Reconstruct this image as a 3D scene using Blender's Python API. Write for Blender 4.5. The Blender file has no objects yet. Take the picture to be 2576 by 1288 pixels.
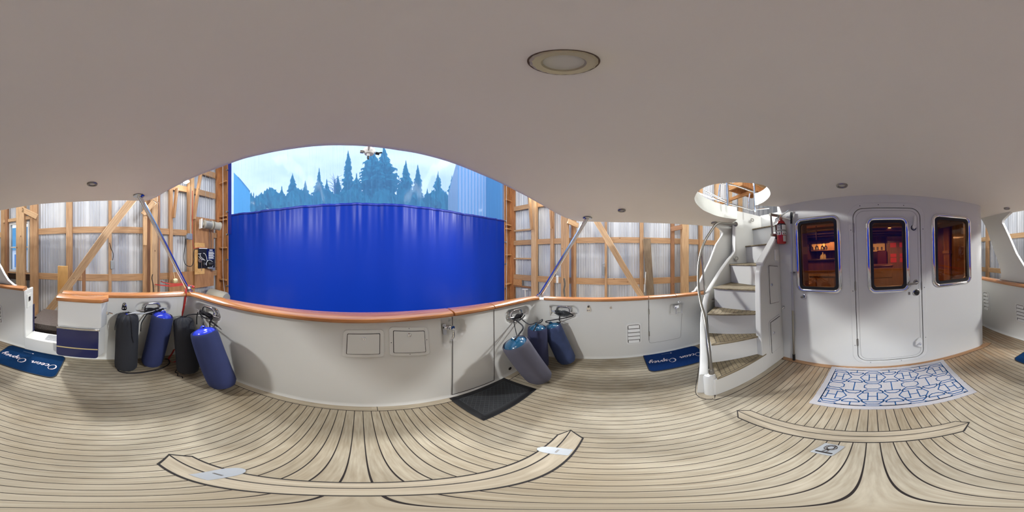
import bpy, bmesh, math, random
from mathutils import Vector, Matrix
from mathutils.geometry import tessellate_polygon
random.seed(7)
PI = math.pi
sc = bpy.context.scene
COL = sc.collection

# ---------------------------------------------------------------- frames
# Boat frame: X to port, Y aft, Z up from the teak sole.  The boat lies in its
# boathouse slightly heeled and trimmed, so plumb things (boathouse, trees,
# camera) are turned by G relative to the boat.
H = 1.35
u = Vector((math.radians(1.8), math.radians(1.2), 1)).normalized()
x = Vector((1, 0, -math.radians(1.8))); x = (x - u * x.dot(u)).normalized()
y = u.cross(x)
B3 = Matrix((x, y, u))
G = Matrix.Translation((0, 0, H)) @ B3.to_4x4() @ Matrix.Translation((0, 0, -H))

# ---------------------------------------------------------------- camera
cd = bpy.data.cameras.new('camera'); cam = bpy.data.objects.new('camera', cd); COL.objects.link(cam)
cd.type = 'PANO'
try: cd.cycles.panorama_type = 'EQUIRECTANGULAR'
except Exception: pass
try: cd.panorama_type = 'EQUIRECTANGULAR'
except Exception: pass
cd.clip_start = 0.01; cd.clip_end = 500
az = (1288 - 905) / 2576 * 2 * PI
cam.matrix_world = G @ Matrix.Translation((0, 0, H)) @ Matrix.Rotation(-az, 4, 'Z') @ Matrix.Rotation(PI / 2, 4, 'X')
sc.camera = cam

# ---------------------------------------------------------------- world, light, exposure
sc.view_settings.view_transform = 'Standard'
sc.view_settings.look = 'None'
sc.view_settings.gamma = 1
sc.view_settings.use_curve_mapping = False
sc.view_settings.exposure = 0.38
w = bpy.data.worlds.new('overcast_sky'); sc.world = w; w.use_nodes = True
nt = w.node_tree; bg = nt.nodes['Background']
tc = nt.nodes.new('ShaderNodeTexCoord'); nz = nt.nodes.new('ShaderNodeTexNoise')
nz.inputs['Scale'].default_value = 2.2; nz.inputs['Detail'].default_value = 5
mp = nt.nodes.new('ShaderNodeMapping'); mp.inputs['Scale'].default_value = (1, 1, 3)
rp_ = nt.nodes.new('ShaderNodeValToRGB')
rp_.color_ramp.elements[0].position = .35; rp_.color_ramp.elements[0].color = (.60, .70, .88, 1)
rp_.color_ramp.elements[1].position = .62; rp_.color_ramp.elements[1].color = (.88, .94, 1.05, 1)
nt.links.new(tc.outputs['Generated'], mp.inputs[0]); nt.links.new(mp.outputs[0], nz.inputs['Vector'])
nt.links.new(nz.outputs['Fac'], rp_.inputs[0]); nt.links.new(rp_.outputs[0], bg.inputs[0])
bg.inputs[1].default_value = 1.75

def lamp(name, typ, loc, energy, color=(1, 1, 1), size=.1, rot=None, sy=None):
    l = bpy.data.lights.new(name, typ); l.energy = energy; l.color = color
    if typ == 'AREA':
        l.size = size
        if sy: l.shape = 'RECTANGLE'; l.size_y = sy
    else: l.shadow_soft_size = size
    o = bpy.data.objects.new(name, l); COL.objects.link(o); o.location = loc
    if rot: o.rotation_euler = rot
    o.matrix_world = G @ (Matrix.Translation(loc) @ (o.rotation_euler.to_matrix().to_4x4()))
    return o
# (the boathouse's floodlights, then added overhead fill and the salon lamps)
L_STBD = (-3.55, 2.01, 3.27); L_PORT = (4.05, 2.2, 3.02)
L_SF = (-3.45, -1.5, 3.5); L_PF = (4.05, -1.5, 3.7)
def spot(loc, energy, tgt=(0, 0, .6)):
    l = bpy.data.lights.new('floodlight_bulb', 'SPOT'); l.energy = energy; l.color = (.97, .985, 1); l.shadow_soft_size = .15; l.spot_size = math.radians(125); l.spot_blend = .5
    o = bpy.data.objects.new('floodlight_bulb', l); COL.objects.link(o)
    o.matrix_world = G @ (Matrix.Translation(loc) @ (Vector(tgt) - Vector(loc)).to_track_quat('-Z', 'Y').to_matrix().to_4x4())
spot(L_STBD, 440); spot(L_PORT, 560); spot(L_SF, 360); spot(L_PF, 450)
lamp('roof_fill_light', 'AREA', (-2.6, -1.0, 5.2), 120, (.98, .99, 1), .5, (0, 0, 0), 6)  # unseen overhead fill, added to brighten the boathouse evenly
lamp('roof_fill_light', 'AREA', (3.0, -1.0, 5.2), 140, (.98, .99, 1), .5, (0, 0, 0), 6)  # matching added fill lamp on the port side
for q_ in ((-.5, -2.6), (-.4, -3.9), (1.25, -3.0), (1.2, -4.3)): lamp('salon_downlight_bulb', 'AREA', (q_[0], q_[1], 1.80), 13, (1, .82, .6), .4)

# ---------------------------------------------------------------- rays (only used to turn measurements into places)
def gray(px, py):
    a = (px - 905) / 2576 * 2 * PI; e = (644 - py) / 1288 * PI
    return Vector((math.cos(e) * math.sin(a), math.cos(e) * math.cos(a), math.sin(e)))
def _hit(d, ax, v):
    o = Vector((0, 0, H)); return o + d * ((v - o[ax]) / d[ax])
def zp(px, py, z=0): return _hit(B3 @ gray(px, py), 2, z)
def yp(px, py, v): return _hit(B3 @ gray(px, py), 1, v)
def xp(px, py, v): return _hit(B3 @ gray(px, py), 0, v)
def rp(px, py, r):
    d = B3 @ gray(px, py); return Vector((0, 0, H)) + d * (r / math.hypot(d.x, d.y))
def gz(px, py, z): return _hit(gray(px, py), 2, z)
def gy(px, py, v): return _hit(gray(px, py), 1, v)
def gx(px, py, v): return _hit(gray(px, py), 0, v)
def gr(px, py, r):
    d = gray(px, py); return Vector((0, 0, H)) + d * (r / math.hypot(d.x, d.y))
def ceilz(X): 
    t = X - .1
    return 1.94 - (.0076 if t > 0 else .004) * t ** 4
def cp(px, py):
    z = 1.9
    for _ in range(25): p = zp(px, py, z); z = .5 * z + .5 * max(1.7, ceilz(p.x))
    return p

# ---------------------------------------------------------------- materials
def nodes(m):
    m.use_nodes = True; n = m.node_tree; return n, n.nodes['Principled BSDF']
def L(c):  # sRGB 0-255 to linear
    return tuple(((v / 255) / 12.92 if v / 255 <= .04045 else ((v / 255 + .055) / 1.055) ** 2.4) for v in c) + (1,)
def mat(name, rgb, rough=.5, metal=0, noise=0, nscale=8, bump=0, coat=0, spec=None, trans=0):
    m = bpy.data.materials.new(name); n, b = nodes(m)
    b.inputs['Base Color'].default_value = L(rgb); b.inputs['Roughness'].default_value = rough
    b.inputs['Metallic'].default_value = metal
    if coat: b.inputs['Coat Weight'].default_value = coat; b.inputs['Coat Roughness'].default_value = .05
    if spec is not None: b.inputs['Specular IOR Level'].default_value = spec
    t = n.nodes.new('ShaderNodeTexCoord'); z = n.nodes.new('ShaderNodeTexNoise')
    z.inputs['Scale'].default_value = nscale; z.inputs['Detail'].default_value = 5
    n.links.new(t.outputs['Object'], z.inputs['Vector'])
    if noise:
        mx = n.nodes.new('ShaderNodeMix'); mx.data_type = 'RGBA'
        c = L(rgb); d = tuple(min(1, v * (1 - noise)) for v in c[:3]) + (1,)
        e = tuple(min(1, v * (1 + noise)) for v in c[:3]) + (1,)
        mx.inputs[6].default_value = d; mx.inputs[7].default_value = e
        n.links.new(z.outputs['Fac'], mx.inputs[0]); n.links.new(mx.outputs[2], b.inputs['Base Color'])
    if bump:
        bp = n.nodes.new('ShaderNodeBump'); bp.inputs['Strength'].default_value = bump; bp.inputs['Distance'].default_value = .01
        n.links.new(z.outputs['Fac'], bp.inputs['Height']); n.links.new(bp.outputs[0], b.inputs['Normal'])
    return m
def woodmat(name, c1, c2, axis=0, rough=.6, coat=0, scale=3.0, stretch=14, knots=False):
    m = bpy.data.materials.new(name); n, b = nodes(m)
    t = n.nodes.new('ShaderNodeTexCoord'); mp = n.nodes.new('ShaderNodeMapping')
    s = [stretch] * 3; s[axis] = 1.0
    mp.inputs['Scale'].default_value = s
    oi = n.nodes.new('ShaderNodeObjectInfo'); vm = n.nodes.new('ShaderNodeVectorMath'); vm.operation = 'ADD'
    sc_ = n.nodes.new('ShaderNodeMath'); sc_.operation = 'MULTIPLY'; sc_.inputs[1].default_value = 37
    n.links.new(oi.outputs['Random'], sc_.inputs[0])
    n.links.new(t.outputs['Object'], vm.inputs[0]); n.links.new(sc_.outputs[0], vm.inputs[1])
    n.links.new(vm.outputs[0], mp.inputs[0])
    z = n.nodes.new('ShaderNodeTexNoise'); z.inputs['Scale'].default_value = scale; z.inputs['Detail'].default_value = 6; z.inputs['Distortion'].default_value = .6
    n.links.new(mp.outputs[0], z.inputs['Vector'])
    r = n.nodes.new('ShaderNodeValToRGB'); r.color_ramp.elements[0].position = .3; r.color_ramp.elements[1].position = .7
    r.color_ramp.elements[0].color = L(c1); r.color_ramp.elements[1].color = L(c2)
    n.links.new(z.outputs['Fac'], r.inputs[0])
    last = r.outputs[0]
    if knots:
        v = n.nodes.new('ShaderNodeTexVoronoi'); v.inputs['Scale'].default_value = 3.2
        mp2 = n.nodes.new('ShaderNodeMapping'); mp2.inputs['Scale'].default_value = (.6, 1.6, 1.6)
        n.links.new(vm.outputs[0], mp2.inputs[0]); n.links.new(mp2.outputs[0], v.inputs['Vector'])
        k = n.nodes.new('ShaderNodeMath'); k.operation = 'LESS_THAN'; k.inputs[1].default_value = .05
        n.links.new(v.outputs['Distance'], k.inputs[0])
        mx = n.nodes.new('ShaderNodeMix'); mx.data_type = 'RGBA'; mx.inputs[7].default_value = L((95, 55, 30))
        n.links.new(k.outputs[0], mx.inputs[0]); n.links.new(last, mx.inputs[6]); last = mx.outputs[2]
    n.links.new(last, b.inputs['Base Color'])
    b.inputs['Roughness'].default_value = rough
    if coat: b.inputs['Coat Weight'].default_value = coat; b.inputs['Coat Roughness'].default_value = .06
    return m

M = {}
M['gel'] = mat('white_gelcoat', (216, 216, 211), .28, noise=.02, nscale=3)
M['ceil'] = mat('overhead_gelcoat', (236, 231, 226), .5, noise=.03, nscale=2.5)
M['lip'] = mat('glossy_gelcoat', (228, 230, 222), .12)
M['gap'] = mat('dark_gap', (38, 34, 32), .8)
M['groove'] = mat('grey_groove', (128, 126, 122), .7)
M['steel'] = mat('polished_steel', (205, 205, 205), .12, 1)
M['brushed'] = mat('brushed_steel', (160, 157, 150), .35, 1)
M['chrome'] = mat('chrome', (225, 225, 228), .06, 1)
M['black'] = mat('black_plastic', (22, 22, 24), .45)
M['rubber'] = mat('black_rubber', (42, 44, 47), .75, noise=.15, nscale=30)
M['white'] = mat('white_plastic', (226, 226, 222), .4)
M['navy'] = mat('navy_paint', (18, 26, 72), .1, coat=.6)
M['gold'] = mat('gold_stripe', (196, 176, 120), .3)
M['cap'] = woodmat('varnished_teak', (158, 98, 52), (192, 130, 76), 0, .22, .9, 2.0, 10)
M['capx'] = M['cap']
M['bagblack'] = mat('black_fabric', (42, 44, 50), .9, noise=.25, nscale=7, bump=.3)
M['blue'] = mat('blue_fender_cover', (42, 52, 96), .85, noise=.15, nscale=9, bump=.2)
M['greyf'] = mat('grey_blue_fender_cover', (84, 83, 96), .85, noise=.12, nscale=6, bump=.2)
M['indigo'] = mat('indigo_fender_cover', (50, 54, 86), .85, noise=.15, nscale=8, bump=.2)
M['wornblue'] = mat('worn_blue_fender_cover', (54, 68, 106), .85, noise=.35, nscale=10, bump=.3)
M['bladder'] = mat('blue_vinyl_bladder', (38, 62, 205), .15, coat=.5)
M['bladder2'] = mat('teal_vinyl_bladder', (26, 84, 118), .2, coat=.5)
M['rope'] = mat('black_rope', (30, 30, 36), .85, bump=.6, nscale=150)
M['wrope'] = mat('white_rope', (210, 212, 214), .85, bump=.4, nscale=150)
M['red'] = mat('red_strap', (178, 48, 44), .75)
M['redpaint'] = mat('red_enamel', (165, 22, 24), .25, coat=.4)
M['label'] = mat('label_paper', (222, 222, 216), .6)
M['ink'] = mat('ink', (70, 70, 74), .7)
M['yellow'] = mat('yellow_plastic', (230, 175, 40), .5)
M['copper'] = mat('copper_neck', (190, 130, 110), .4, .5)
M['matnavy'] = mat('navy_carpet', (14, 48, 86), .95, noise=.2, nscale=60, bump=.4, spec=.1)
M['matnavy2'] = mat('navy_carpet_bright', (20, 50, 100), .95, noise=.2, nscale=60, bump=.4, spec=.1)
M['thread'] = mat('cream_thread', (222, 212, 216), .8)
M['rug'] = mat('rug_weave', (180, 178, 180), .95, noise=.1, nscale=120, bump=.5, spec=.1)
M['rugblue'] = mat('rug_blue_yarn', (36, 84, 136), .95, noise=.2, nscale=90, spec=.1)
M['plate'] = mat('satin_hinge_plate', (196, 202, 206), .35, .6)
M['lens'] = mat('frosted_lens', (205, 203, 198), .4)
M['brass'] = mat('cream_bezel', (196, 188, 164), .35, .3)
M['timber'] = woodmat('fir_timber', (158, 120, 84), (196, 156, 114), 0, .6, 0, 2.6, 16, True)
M['timber2'] = woodmat('pale_fir_timber', (180, 142, 102), (212, 176, 134), 0, .6, 0, 2.6, 16, True)
M['timber3'] = woodmat('reddish_fir_timber', (134, 92, 62), (172, 126, 88), 0, .6, 0, 2.6, 16, True)
M['oldtimber'] = woodmat('weathered_plank', (92, 76, 58), (136, 116, 92), 0, .8, 0, 2.6, 16)
M['ply'] = woodmat('plywood', (152, 106, 66), (188, 138, 92), 2, .6, 0, 2.0, 5, True)
M['tread'] = woodmat('weathered_teak_tread', (112, 100, 78), (150, 136, 108), 1, .7, 0, 5, 12)
M['border'] = woodmat('weathered_teak_border', (156, 144, 122), (184, 172, 150), 0, .7, 0, 5, 10)
M['bordery'] = woodmat('weathered_teak_border_y', (156, 144, 122), (184, 172, 150), 1, .7, 0, 5, 10)
M['brownborder'] = woodmat('brown_teak_border', (150, 112, 78), (182, 142, 104), 0, .65, 0, 4, 10)
M['steelplate'] = mat('tread_plate', (168, 170, 172), .35, .8, noise=.3, nscale=90)
M['mesh'] = mat('brown_mesh_mat', (66, 56, 50), .35, .2, noise=.7, nscale=70, bump=1)
M['dock'] = woodmat('dock_boards', (186, 172, 146), (214, 202, 178), 1, .8)
M['drum'] = mat('grey_canvas', (172, 168, 154), .7)
M['greymetal'] = mat('grey_metal', (142, 146, 150), .4, .4)
M['cream'] = mat('cream_float', (220, 208, 160), .6)
M['teakdark'] = woodmat('salon_teak', (84, 52, 34), (122, 80, 52), 2, .3, .5, 2, 8)
M['saloncab'] = woodmat('salon_pale_cabinet', (136, 104, 70), (168, 132, 92), 2, .35, .3, 2, 8)
M['salonceil'] = mat('salon_overhead', (190, 150, 96), .5)
M['salonbeam'] = mat('salon_beam', (84, 40, 20), .4)
M['leather'] = mat('cream_leather', (214, 180, 110), .45)
M['drape'] = mat('tan_drape', (186, 140, 74), .8)
M['granite'] = mat('dark_stone', (58, 44, 40), .2, noise=.5, nscale=40)
def emis(name, rgb, s):
    m = bpy.data.materials.new(name); n, b = nodes(m)
    b.inputs['Base Color'].default_value = L(rgb); b.inputs['Emission Color'].default_value = L(rgb); b.inputs['Emission Strength'].default_value = s
    return m
M['bulb'] = emis('lit_flood_lens', (255, 250, 240), 25)
M['warmbulb'] = emis('lit_warm_lens', (255, 225, 170), 9)
M['niche'] = emis('lit_red_niche', (190, 70, 55), .55)
M['nichey'] = emis('lit_yellow_niche', (240, 205, 140), .7)

def deckmat():
    m = bpy.data.materials.new('teak_deck_planks'); n, b = nodes(m)
    N = n.nodes.new; K = n.links.new
    t = N('ShaderNodeTexCoord'); sx = N('ShaderNodeSeparateXYZ'); K(t.outputs['Object'], sx.inputs[0])
    def mth(op, a, bb=None, c=None):
        q = N('ShaderNodeMath'); q.operation = op
        for i, v in enumerate((a, bb, c)):
            if v is None: continue
            if isinstance(v, (int, float)): q.inputs[i].default_value = v
            else: K(v, q.inputs[i])
        return q.outputs[0]
    pitch = .0497
    s = mth('DIVIDE', mth('ADD', sx.outputs['X'], -.012 + pitch * 100), pitch)
    fr = mth('FRACT', s); pid = mth('FLOOR', s)
    d = mth('MINIMUM', fr, mth('SUBTRACT', 1.0, fr))
    seam = mth('LESS_THAN', d, .042)
    # butt joints
    wn = N('ShaderNodeTexWhiteNoise'); wn.noise_dimensions = '1D'; K(pid, wn.inputs['W'])
    mp = N('ShaderNodeMapping'); mp.inputs['Scale'].default_value = (22, 1.5, 1)
    off = N('ShaderNodeCombineXYZ'); K(mth('MULTIPLY', wn.outputs['Value'], 30), off.inputs['Y'])
    va = N('ShaderNodeVectorMath'); va.operation = 'ADD'; K(t.outputs['Object'], va.inputs[0]); K(off.outputs[0], va.inputs[1])
    K(va.outputs[0], mp.inputs[0])
    z = N('ShaderNodeTexNoise'); z.inputs['Scale'].default_value = 5; z.inputs['Detail'].default_value = 6; K(mp.outputs[0], z.inputs['Vector'])
    r = N('ShaderNodeValToRGB'); r.color_ramp.elements[0].position = .25; r.color_ramp.elements[1].position = .75
    r.color_ramp.elements[0].color = L((158, 147, 126)); r.color_ramp.elements[1].color = L((190, 181, 161)); K(z.outputs['Fac'], r.inputs[0])
    # per plank tone
    hs = N('ShaderNodeHueSaturation'); K(r.outputs[0], hs.inputs['Color']); K(mth('ADD', .93, mth('MULTIPLY', wn.outputs['Value'], .13)), hs.inputs['Value'])
    # wear and grime patches
    z2 = N('ShaderNodeTexNoise'); z2.inputs['Scale'].default_value = 1.7; z2.inputs['Detail'].default_value = 4; K(t.outputs['Object'], z2.inputs['Vector'])
    r2 = N('ShaderNodeValToRGB'); r2.color_ramp.elements[0].position = .3; r2.color_ramp.elements[1].position = .6
    r2.color_ramp.elements[0].color = L((216, 208, 196)); r2.color_ramp.elements[1].color = (1, 1, 1, 1); K(z2.outputs['Fac'], r2.inputs[0])
    mu = N('ShaderNodeMix'); mu.data_type = 'RGBA'; mu.blend_type = 'MULTIPLY'; mu.inputs[0].default_value = 1
    K(hs.outputs[0], mu.inputs[6]); K(r2.outputs[0], mu.inputs[7])
    # browner teak ahead near the house front
    fy = N('ShaderNodeMapRange'); fy.inputs['From Min'].default_value = -.75; fy.inputs['From Max'].default_value = -1.5; K(sx.outputs['Y'], fy.inputs['Value'])
    z3 = N('ShaderNodeTexNoise'); z3.inputs['Scale'].default_value = 3; K(va.outputs[0], z3.inputs['Vector'])
    f3 = mth('MULTIPLY', fy.outputs[0], mth('MULTIPLY', z3.outputs['Fac'], 1.1))
    m3 = N('ShaderNodeMix'); m3.data_type = 'RGBA'; K(f3, m3.inputs[0]); K(mu.outputs[2], m3.inputs[6]); m3.inputs[7].default_value = L((146, 112, 78))
    m4 = N('ShaderNodeMix'); m4.data_type = 'RGBA'; K(seam, m4.inputs[0]); K(m3.outputs[2], m4.inputs[6]); m4.inputs[7].default_value = L((40, 34, 32))
    K(m4.outputs[2], b.inputs['Base Color']); b.inputs['Roughness'].default_value = .72; b.inputs['Specular IOR Level'].default_value = .25
    bp = N('ShaderNodeBump'); bp.inputs['Strength'].default_value = .5; bp.inputs['Distance'].default_value = .002
    K(mth('SUBTRACT', 1.0, seam), bp.inputs['Height']); K(bp.outputs[0], b.inputs['Normal'])
    return m
M['deck'] = deckmat()

def corrmat(name, c1, c2, metal=.35, trans=False):
    m = bpy.data.materials.new(name); n, b = nodes(m)
    t = n.nodes.new('ShaderNodeTexCoord'); mp = n.nodes.new('ShaderNodeMapping'); mp.inputs['Scale'].default_value = (1, 1.4, .25)
    z = n.nodes.new('ShaderNodeTexNoise'); z.inputs['Scale'].default_value = 2.2; z.inputs['Detail'].default_value = 6
    r = n.nodes.new('ShaderNodeValToRGB'); r.color_ramp.elements[0].position = .35; r.color_ramp.elements[1].position = .65
    r.color_ramp.elements[0].color = L(c1); r.color_ramp.elements[1].color = L(c2)
    n.links.new(t.outputs['Object'], mp.inputs[0]); n.links.new(mp.outputs[0], z.inputs['Vector']); n.links.new(z.outputs['Fac'], r.inputs[0])
    n.links.new(r.outputs[0], b.inputs['Base Color']); b.inputs['Metallic'].default_value = metal; b.inputs['Roughness'].default_value = .5
    return m
M['corr'] = corrmat('corrugated_metal', (176, 181, 190), (212, 214, 216), .12)
M['roof'] = corrmat('roof_sheets', (200, 200, 196), (224, 222, 214), 0)

def glassmat(name, tint, gloss=.12):
    m = bpy.data.materials.new(name); m.use_nodes = True; n = m.node_tree; n.nodes.clear()
    o = n.nodes.new('ShaderNodeOutputMaterial'); mx = n.nodes.new('ShaderNodeMixShader'); tr = n.nodes.new('ShaderNodeBsdfTransparent'); g = n.nodes.new('ShaderNodeBsdfGlossy')
    tr.inputs[0].default_value = tint; g.inputs['Roughness'].default_value = .02
    fr = n.nodes.new('ShaderNodeFresnel'); fr.inputs[0].default_value = 1.5
    ml = n.nodes.new('ShaderNodeMath'); ml.operation = 'ADD'; ml.inputs[1].default_value = gloss; n.links.new(fr.outputs[0], ml.inputs[0])
    n.links.new(ml.outputs[0], mx.inputs[0]); n.links.new(tr.outputs[0], mx.inputs[1]); n.links.new(g.outputs[0], mx.inputs[2]); n.links.new(mx.outputs[0], o.inputs[0])
    return m
M['tint'] = glassmat('bronze_glass', (.60, .45, .34, 1), 0)
M['clear'] = glassmat('clear_glass', (.9, .95, .97, 1), 0)

def curtainmat():
    # thick blue vinyl tarpaulin: glossy face, lets a little daylight through
    m = bpy.data.materials.new('blue_vinyl_tarpaulin'); n, b = nodes(m)
    b.inputs['Base Color'].default_value = (.003, .022, .30, 1); b.inputs['Roughness'].default_value = .33; b.inputs['Specular IOR Level'].default_value = .28
    o = n.nodes['Material Output']; mx = n.nodes.new('ShaderNodeMixShader'); tl = n.nodes.new('ShaderNodeBsdfTranslucent'); tl.inputs[0].default_value = (.015, .11, .68, 1)
    mx.inputs[0].default_value = .32; n.links.new(b.outputs[0], mx.inputs[1]); n.links.new(tl.outputs[0], mx.inputs[2]); n.links.new(mx.outputs[0], o.inputs[0])
    return m
def vinylmat():
    m = bpy.data.materials.new('clear_blue_vinyl'); m.use_nodes = True; n = m.node_tree; n.nodes.clear()
    N = n.nodes.new; K = n.links.new
    o = N('ShaderNodeOutputMaterial'); tr = N('ShaderNodeBsdfTransparent'); tr.inputs[0].default_value = (.78, .86, 1.0, 1)
    tl = N('ShaderNodeBsdfTranslucent'); tl.inputs[0].default_value = (.26, .56, 1.0, 1)
    t = N('ShaderNodeTexCoord'); mp = N('ShaderNodeMapping'); mp.inputs['Scale'].default_value = (90, 1, .5)
    z = N('ShaderNodeTexNoise'); z.inputs['Scale'].default_value = 1.0; z.inputs['Detail'].default_value = 3; K(t.outputs['Object'], mp.inputs[0]); K(mp.outputs[0], z.inputs['Vector'])
    r = N('ShaderNodeValToRGB'); r.color_ramp.elements[0].position = .55; r.color_ramp.elements[0].color = (.50,) * 3 + (1,); r.color_ramp.elements[1].position = .75; r.color_ramp.elements[1].color = (.72,) * 3 + (1,)
    K(z.outputs['Fac'], r.inputs[0])
    a = N('ShaderNodeMixShader'); K(r.outputs[0], a.inputs[0]); K(tr.outputs[0], a.inputs[1]); K(tl.outputs[0], a.inputs[2])
    g = N('ShaderNodeBsdfGlossy'); g.inputs['Roughness'].default_value = .1; c = N('ShaderNodeMixShader'); c.inputs[0].default_value = .01
    K(a.outputs[0], c.inputs[1]); K(g.outputs[0], c.inputs[2]); K(c.outputs[0], o.inputs[0])
    return m
M['curtain'] = curtainmat(); M['vinyl'] = vinylmat()
M['hem'] = mat('dark_blue_hem', (24, 44, 150), .4)
M['conifer'] = mat('conifer_green', (56, 140, 150), .9, noise=.4, nscale=3, spec=.1)
M['conifer2'] = mat('bare_twigs', (70, 84, 110), .9)
M['trunk'] = mat('bark', (50, 50, 52), .9)
M['bluebld'] = mat('blue_cladding', (90, 190, 235), .6, noise=.04)
M['palebld'] = mat('pale_cladding', (205, 212, 230), .5, noise=.05, nscale=1)
M['tealbld'] = mat('teal_cladding', (60, 130, 170), .6)
M['ground'] = mat('outdoor_ground', (70, 88, 80), .9)
M['water'] = mat('harbour_water', (22, 34, 38), .08)

# ---------------------------------------------------------------- mesh builder
class MB:
    def __init__(s): s.v = []; s.f = []; s.mi = []; s.sm = []
    def add(s, vs, fs, mi=0, sm=False):
        b = len(s.v); s.v += [tuple(p) for p in vs]
        for f in fs: s.f.append([b + i for i in f]); s.mi.append(mi); s.sm.append(sm)
        return s
    def box(s, a, b, mi=0):
        (x0, y0, z0), (x1, y1, z1) = a, b
        return s.add([(x0, y0, z0), (x1, y0, z0), (x1, y1, z0), (x0, y1, z0), (x0, y0, z1), (x1, y0, z1), (x1, y1, z1), (x0, y1, z1)],
                     [(0, 3, 2, 1), (4, 5, 6, 7), (0, 1, 5, 4), (1, 2, 6, 5), (2, 3, 7, 6), (3, 0, 4, 7)], mi)
    def cbox(s, c, sz, R=None, mi=0):
        m = MB().box((-sz[0] / 2, -sz[1] / 2, -sz[2] / 2), (sz[0] / 2, sz[1] / 2, sz[2] / 2)); c = Vector(c)
        return s.add([c + ((R @ Vector(p)) if R else Vector(p)) for p in m.v], m.f, mi)
    def loft(s, rows, closed=False, mi=0, sm=True, caps=False):
        n = len(rows[0]); vs = [p for r in rows for p in r]; fs = []
        for i in range(len(rows) - 1):
            for j in range(n if closed else n - 1):
                k = (j + 1) % n; fs.append((i * n + j, i * n + k, (i + 1) * n + k, (i + 1) * n + j))
        s.add(vs, fs, mi, sm)
        if caps:
            s.add(rows[0], [tuple(range(n))[::-1]], mi); s.add(rows[-1], [tuple(range(n))], mi)
        return s
    def tube(s, pts, r, n=10, mi=0, closed=False, caps=True, flat=1.0):
        pts = [Vector(p) for p in pts]; m = len(pts); rows = []; up = None
        for i, p in enumerate(pts):
            if closed: d = pts[(i + 1) % m] - pts[i - 1]
            else: d = pts[min(i + 1, m - 1)] - pts[max(i - 1, 0)]
            if d.length < 1e-9: d = Vector((0, 0, 1))
            d.normalize()
            if up is None: up = Vector((0, 0, 1)) if abs(d.z) < .9 else Vector((1, 0, 0))
            a = (up - d * up.dot(d))
            if a.length < 1e-6: a = d.orthogonal()
            a.normalize(); up = a; b = d.cross(a); rr = r[i] if isinstance(r, (list, tuple)) else r
            rows.append([p + a * math.cos(t * 2 * PI / n) * rr * flat + b * math.sin(t * 2 * PI / n) * rr for t in range(n)])
        if closed: rows.append(rows[0]); caps = False
        return s.loft(rows, True, mi, True, caps)
    def lathe(s, prof, c=(0, 0, 0), axis=(0, 0, 1), n=28, mi=0, sm=True, mod=None):
        ax = Vector(axis).normalized(); a = ax.orthogonal().normalized(); b = ax.cross(a); c = Vector(c); rows = []
        for k, (r, h) in enumerate(prof):
            row = []
            for t in range(n):
                th = t * 2 * PI / n; rr = r * (mod(th, k, h) if mod else 1); row.append(c + ax * h + (a * math.cos(th) + b * math.sin(th)) * rr)
            rows.append(row)
        return s.loft(rows, True, mi, sm, False)
    def plate(s, outline, holes, fn, t0, t1, mi=0, mis=None, cuts=None):
        # outline/holes: 2-D lists; fn(a, b, t) -> 3-D; flat faces at t0 and t1 plus the rims
        loops = [[Vector((p[0], p[1], 0)) for p in outline]] + [[Vector((p[0], p[1], 0)) for p in h] for h in holes]
        tris = tessellate_polygon(loops); flat = [p for l in loops for p in l]
        for t in (t0, t1): s.add([fn(p.x, p.y, t) for p in flat], [tuple(tr) for tr in tris], mi)
        for l in loops:
            m = len(l)
            s.add([fn(p.x, p.y, t0) for p in l] + [fn(p.x, p.y, t1) for p in l], [(i, (i + 1) % m, m + (i + 1) % m, m + i) for i in range(m)], mi if mis is None else mis)
        return s
    def build(s, name, mats, parent=None, bevel=0, loc=None, sharp=35, G_=False, seg=2, weld=True):
        me = bpy.data.meshes.new(name); V = [Vector(p) for p in s.v]
        if parent is not None and loc is None: loc = tuple(parent.get('_o', (0, 0, 0)))
        loc = Vector(loc) if loc is not None else Vector((0, 0, 0))
        me.from_pydata([p - loc for p in V], [], s.f)
        if not isinstance(mats, (list, tuple)): mats = [mats]
        for m_ in mats: me.materials.append(m_)
        for p, mi, sm in zip(me.polygons, s.mi, s.sm): p.material_index = mi; p.use_smooth = sm
        bm = bmesh.new(); bm.from_mesh(me)
        if weld: bmesh.ops.remove_doubles(bm, verts=bm.verts, dist=1e-5)
        bmesh.ops.recalc_face_normals(bm, faces=bm.faces)
        bm.to_mesh(me); bm.free()
        try: me.set_sharp_from_angle(angle=math.radians(sharp))
        except Exception: pass
        o = bpy.data.objects.new(name, me); COL.objects.link(o)
        if bevel:
            b = o.modifiers.new('edge', 'BEVEL'); b.width = bevel; b.segments = seg; b.limit_method = 'ANGLE'; b.angle_limit = math.radians(40)
        if parent is None: o.location = loc
        else: o.parent = parent; o.location = loc - Vector(tuple(parent.get('_o', (0, 0, 0))))
        o['_o'] = tuple(loc)
        if G_ and parent is None: GL.append(o)
        return o
GL = []
def empty(name, loc, label, cat, group=None, G_=False):
    o = bpy.data.objects.new(name, None); COL.objects.link(o); o.empty_display_size = .05
    o.location = loc; o['_o'] = tuple(loc); o['label'] = label; o['category'] = cat
    if group: o['group'] = group
    if G_: GL.append(o)
    return o
def tag(o, label, cat, group=None, kind=None):
    if label: o['label'] = label
    if cat: o['category'] = cat
    if group: o['group'] = group
    if kind: o['kind'] = kind
    return o
def struct(o, label=None):
    o['kind'] = 'structure'
    if label: o['label'] = label
    return o
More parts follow.
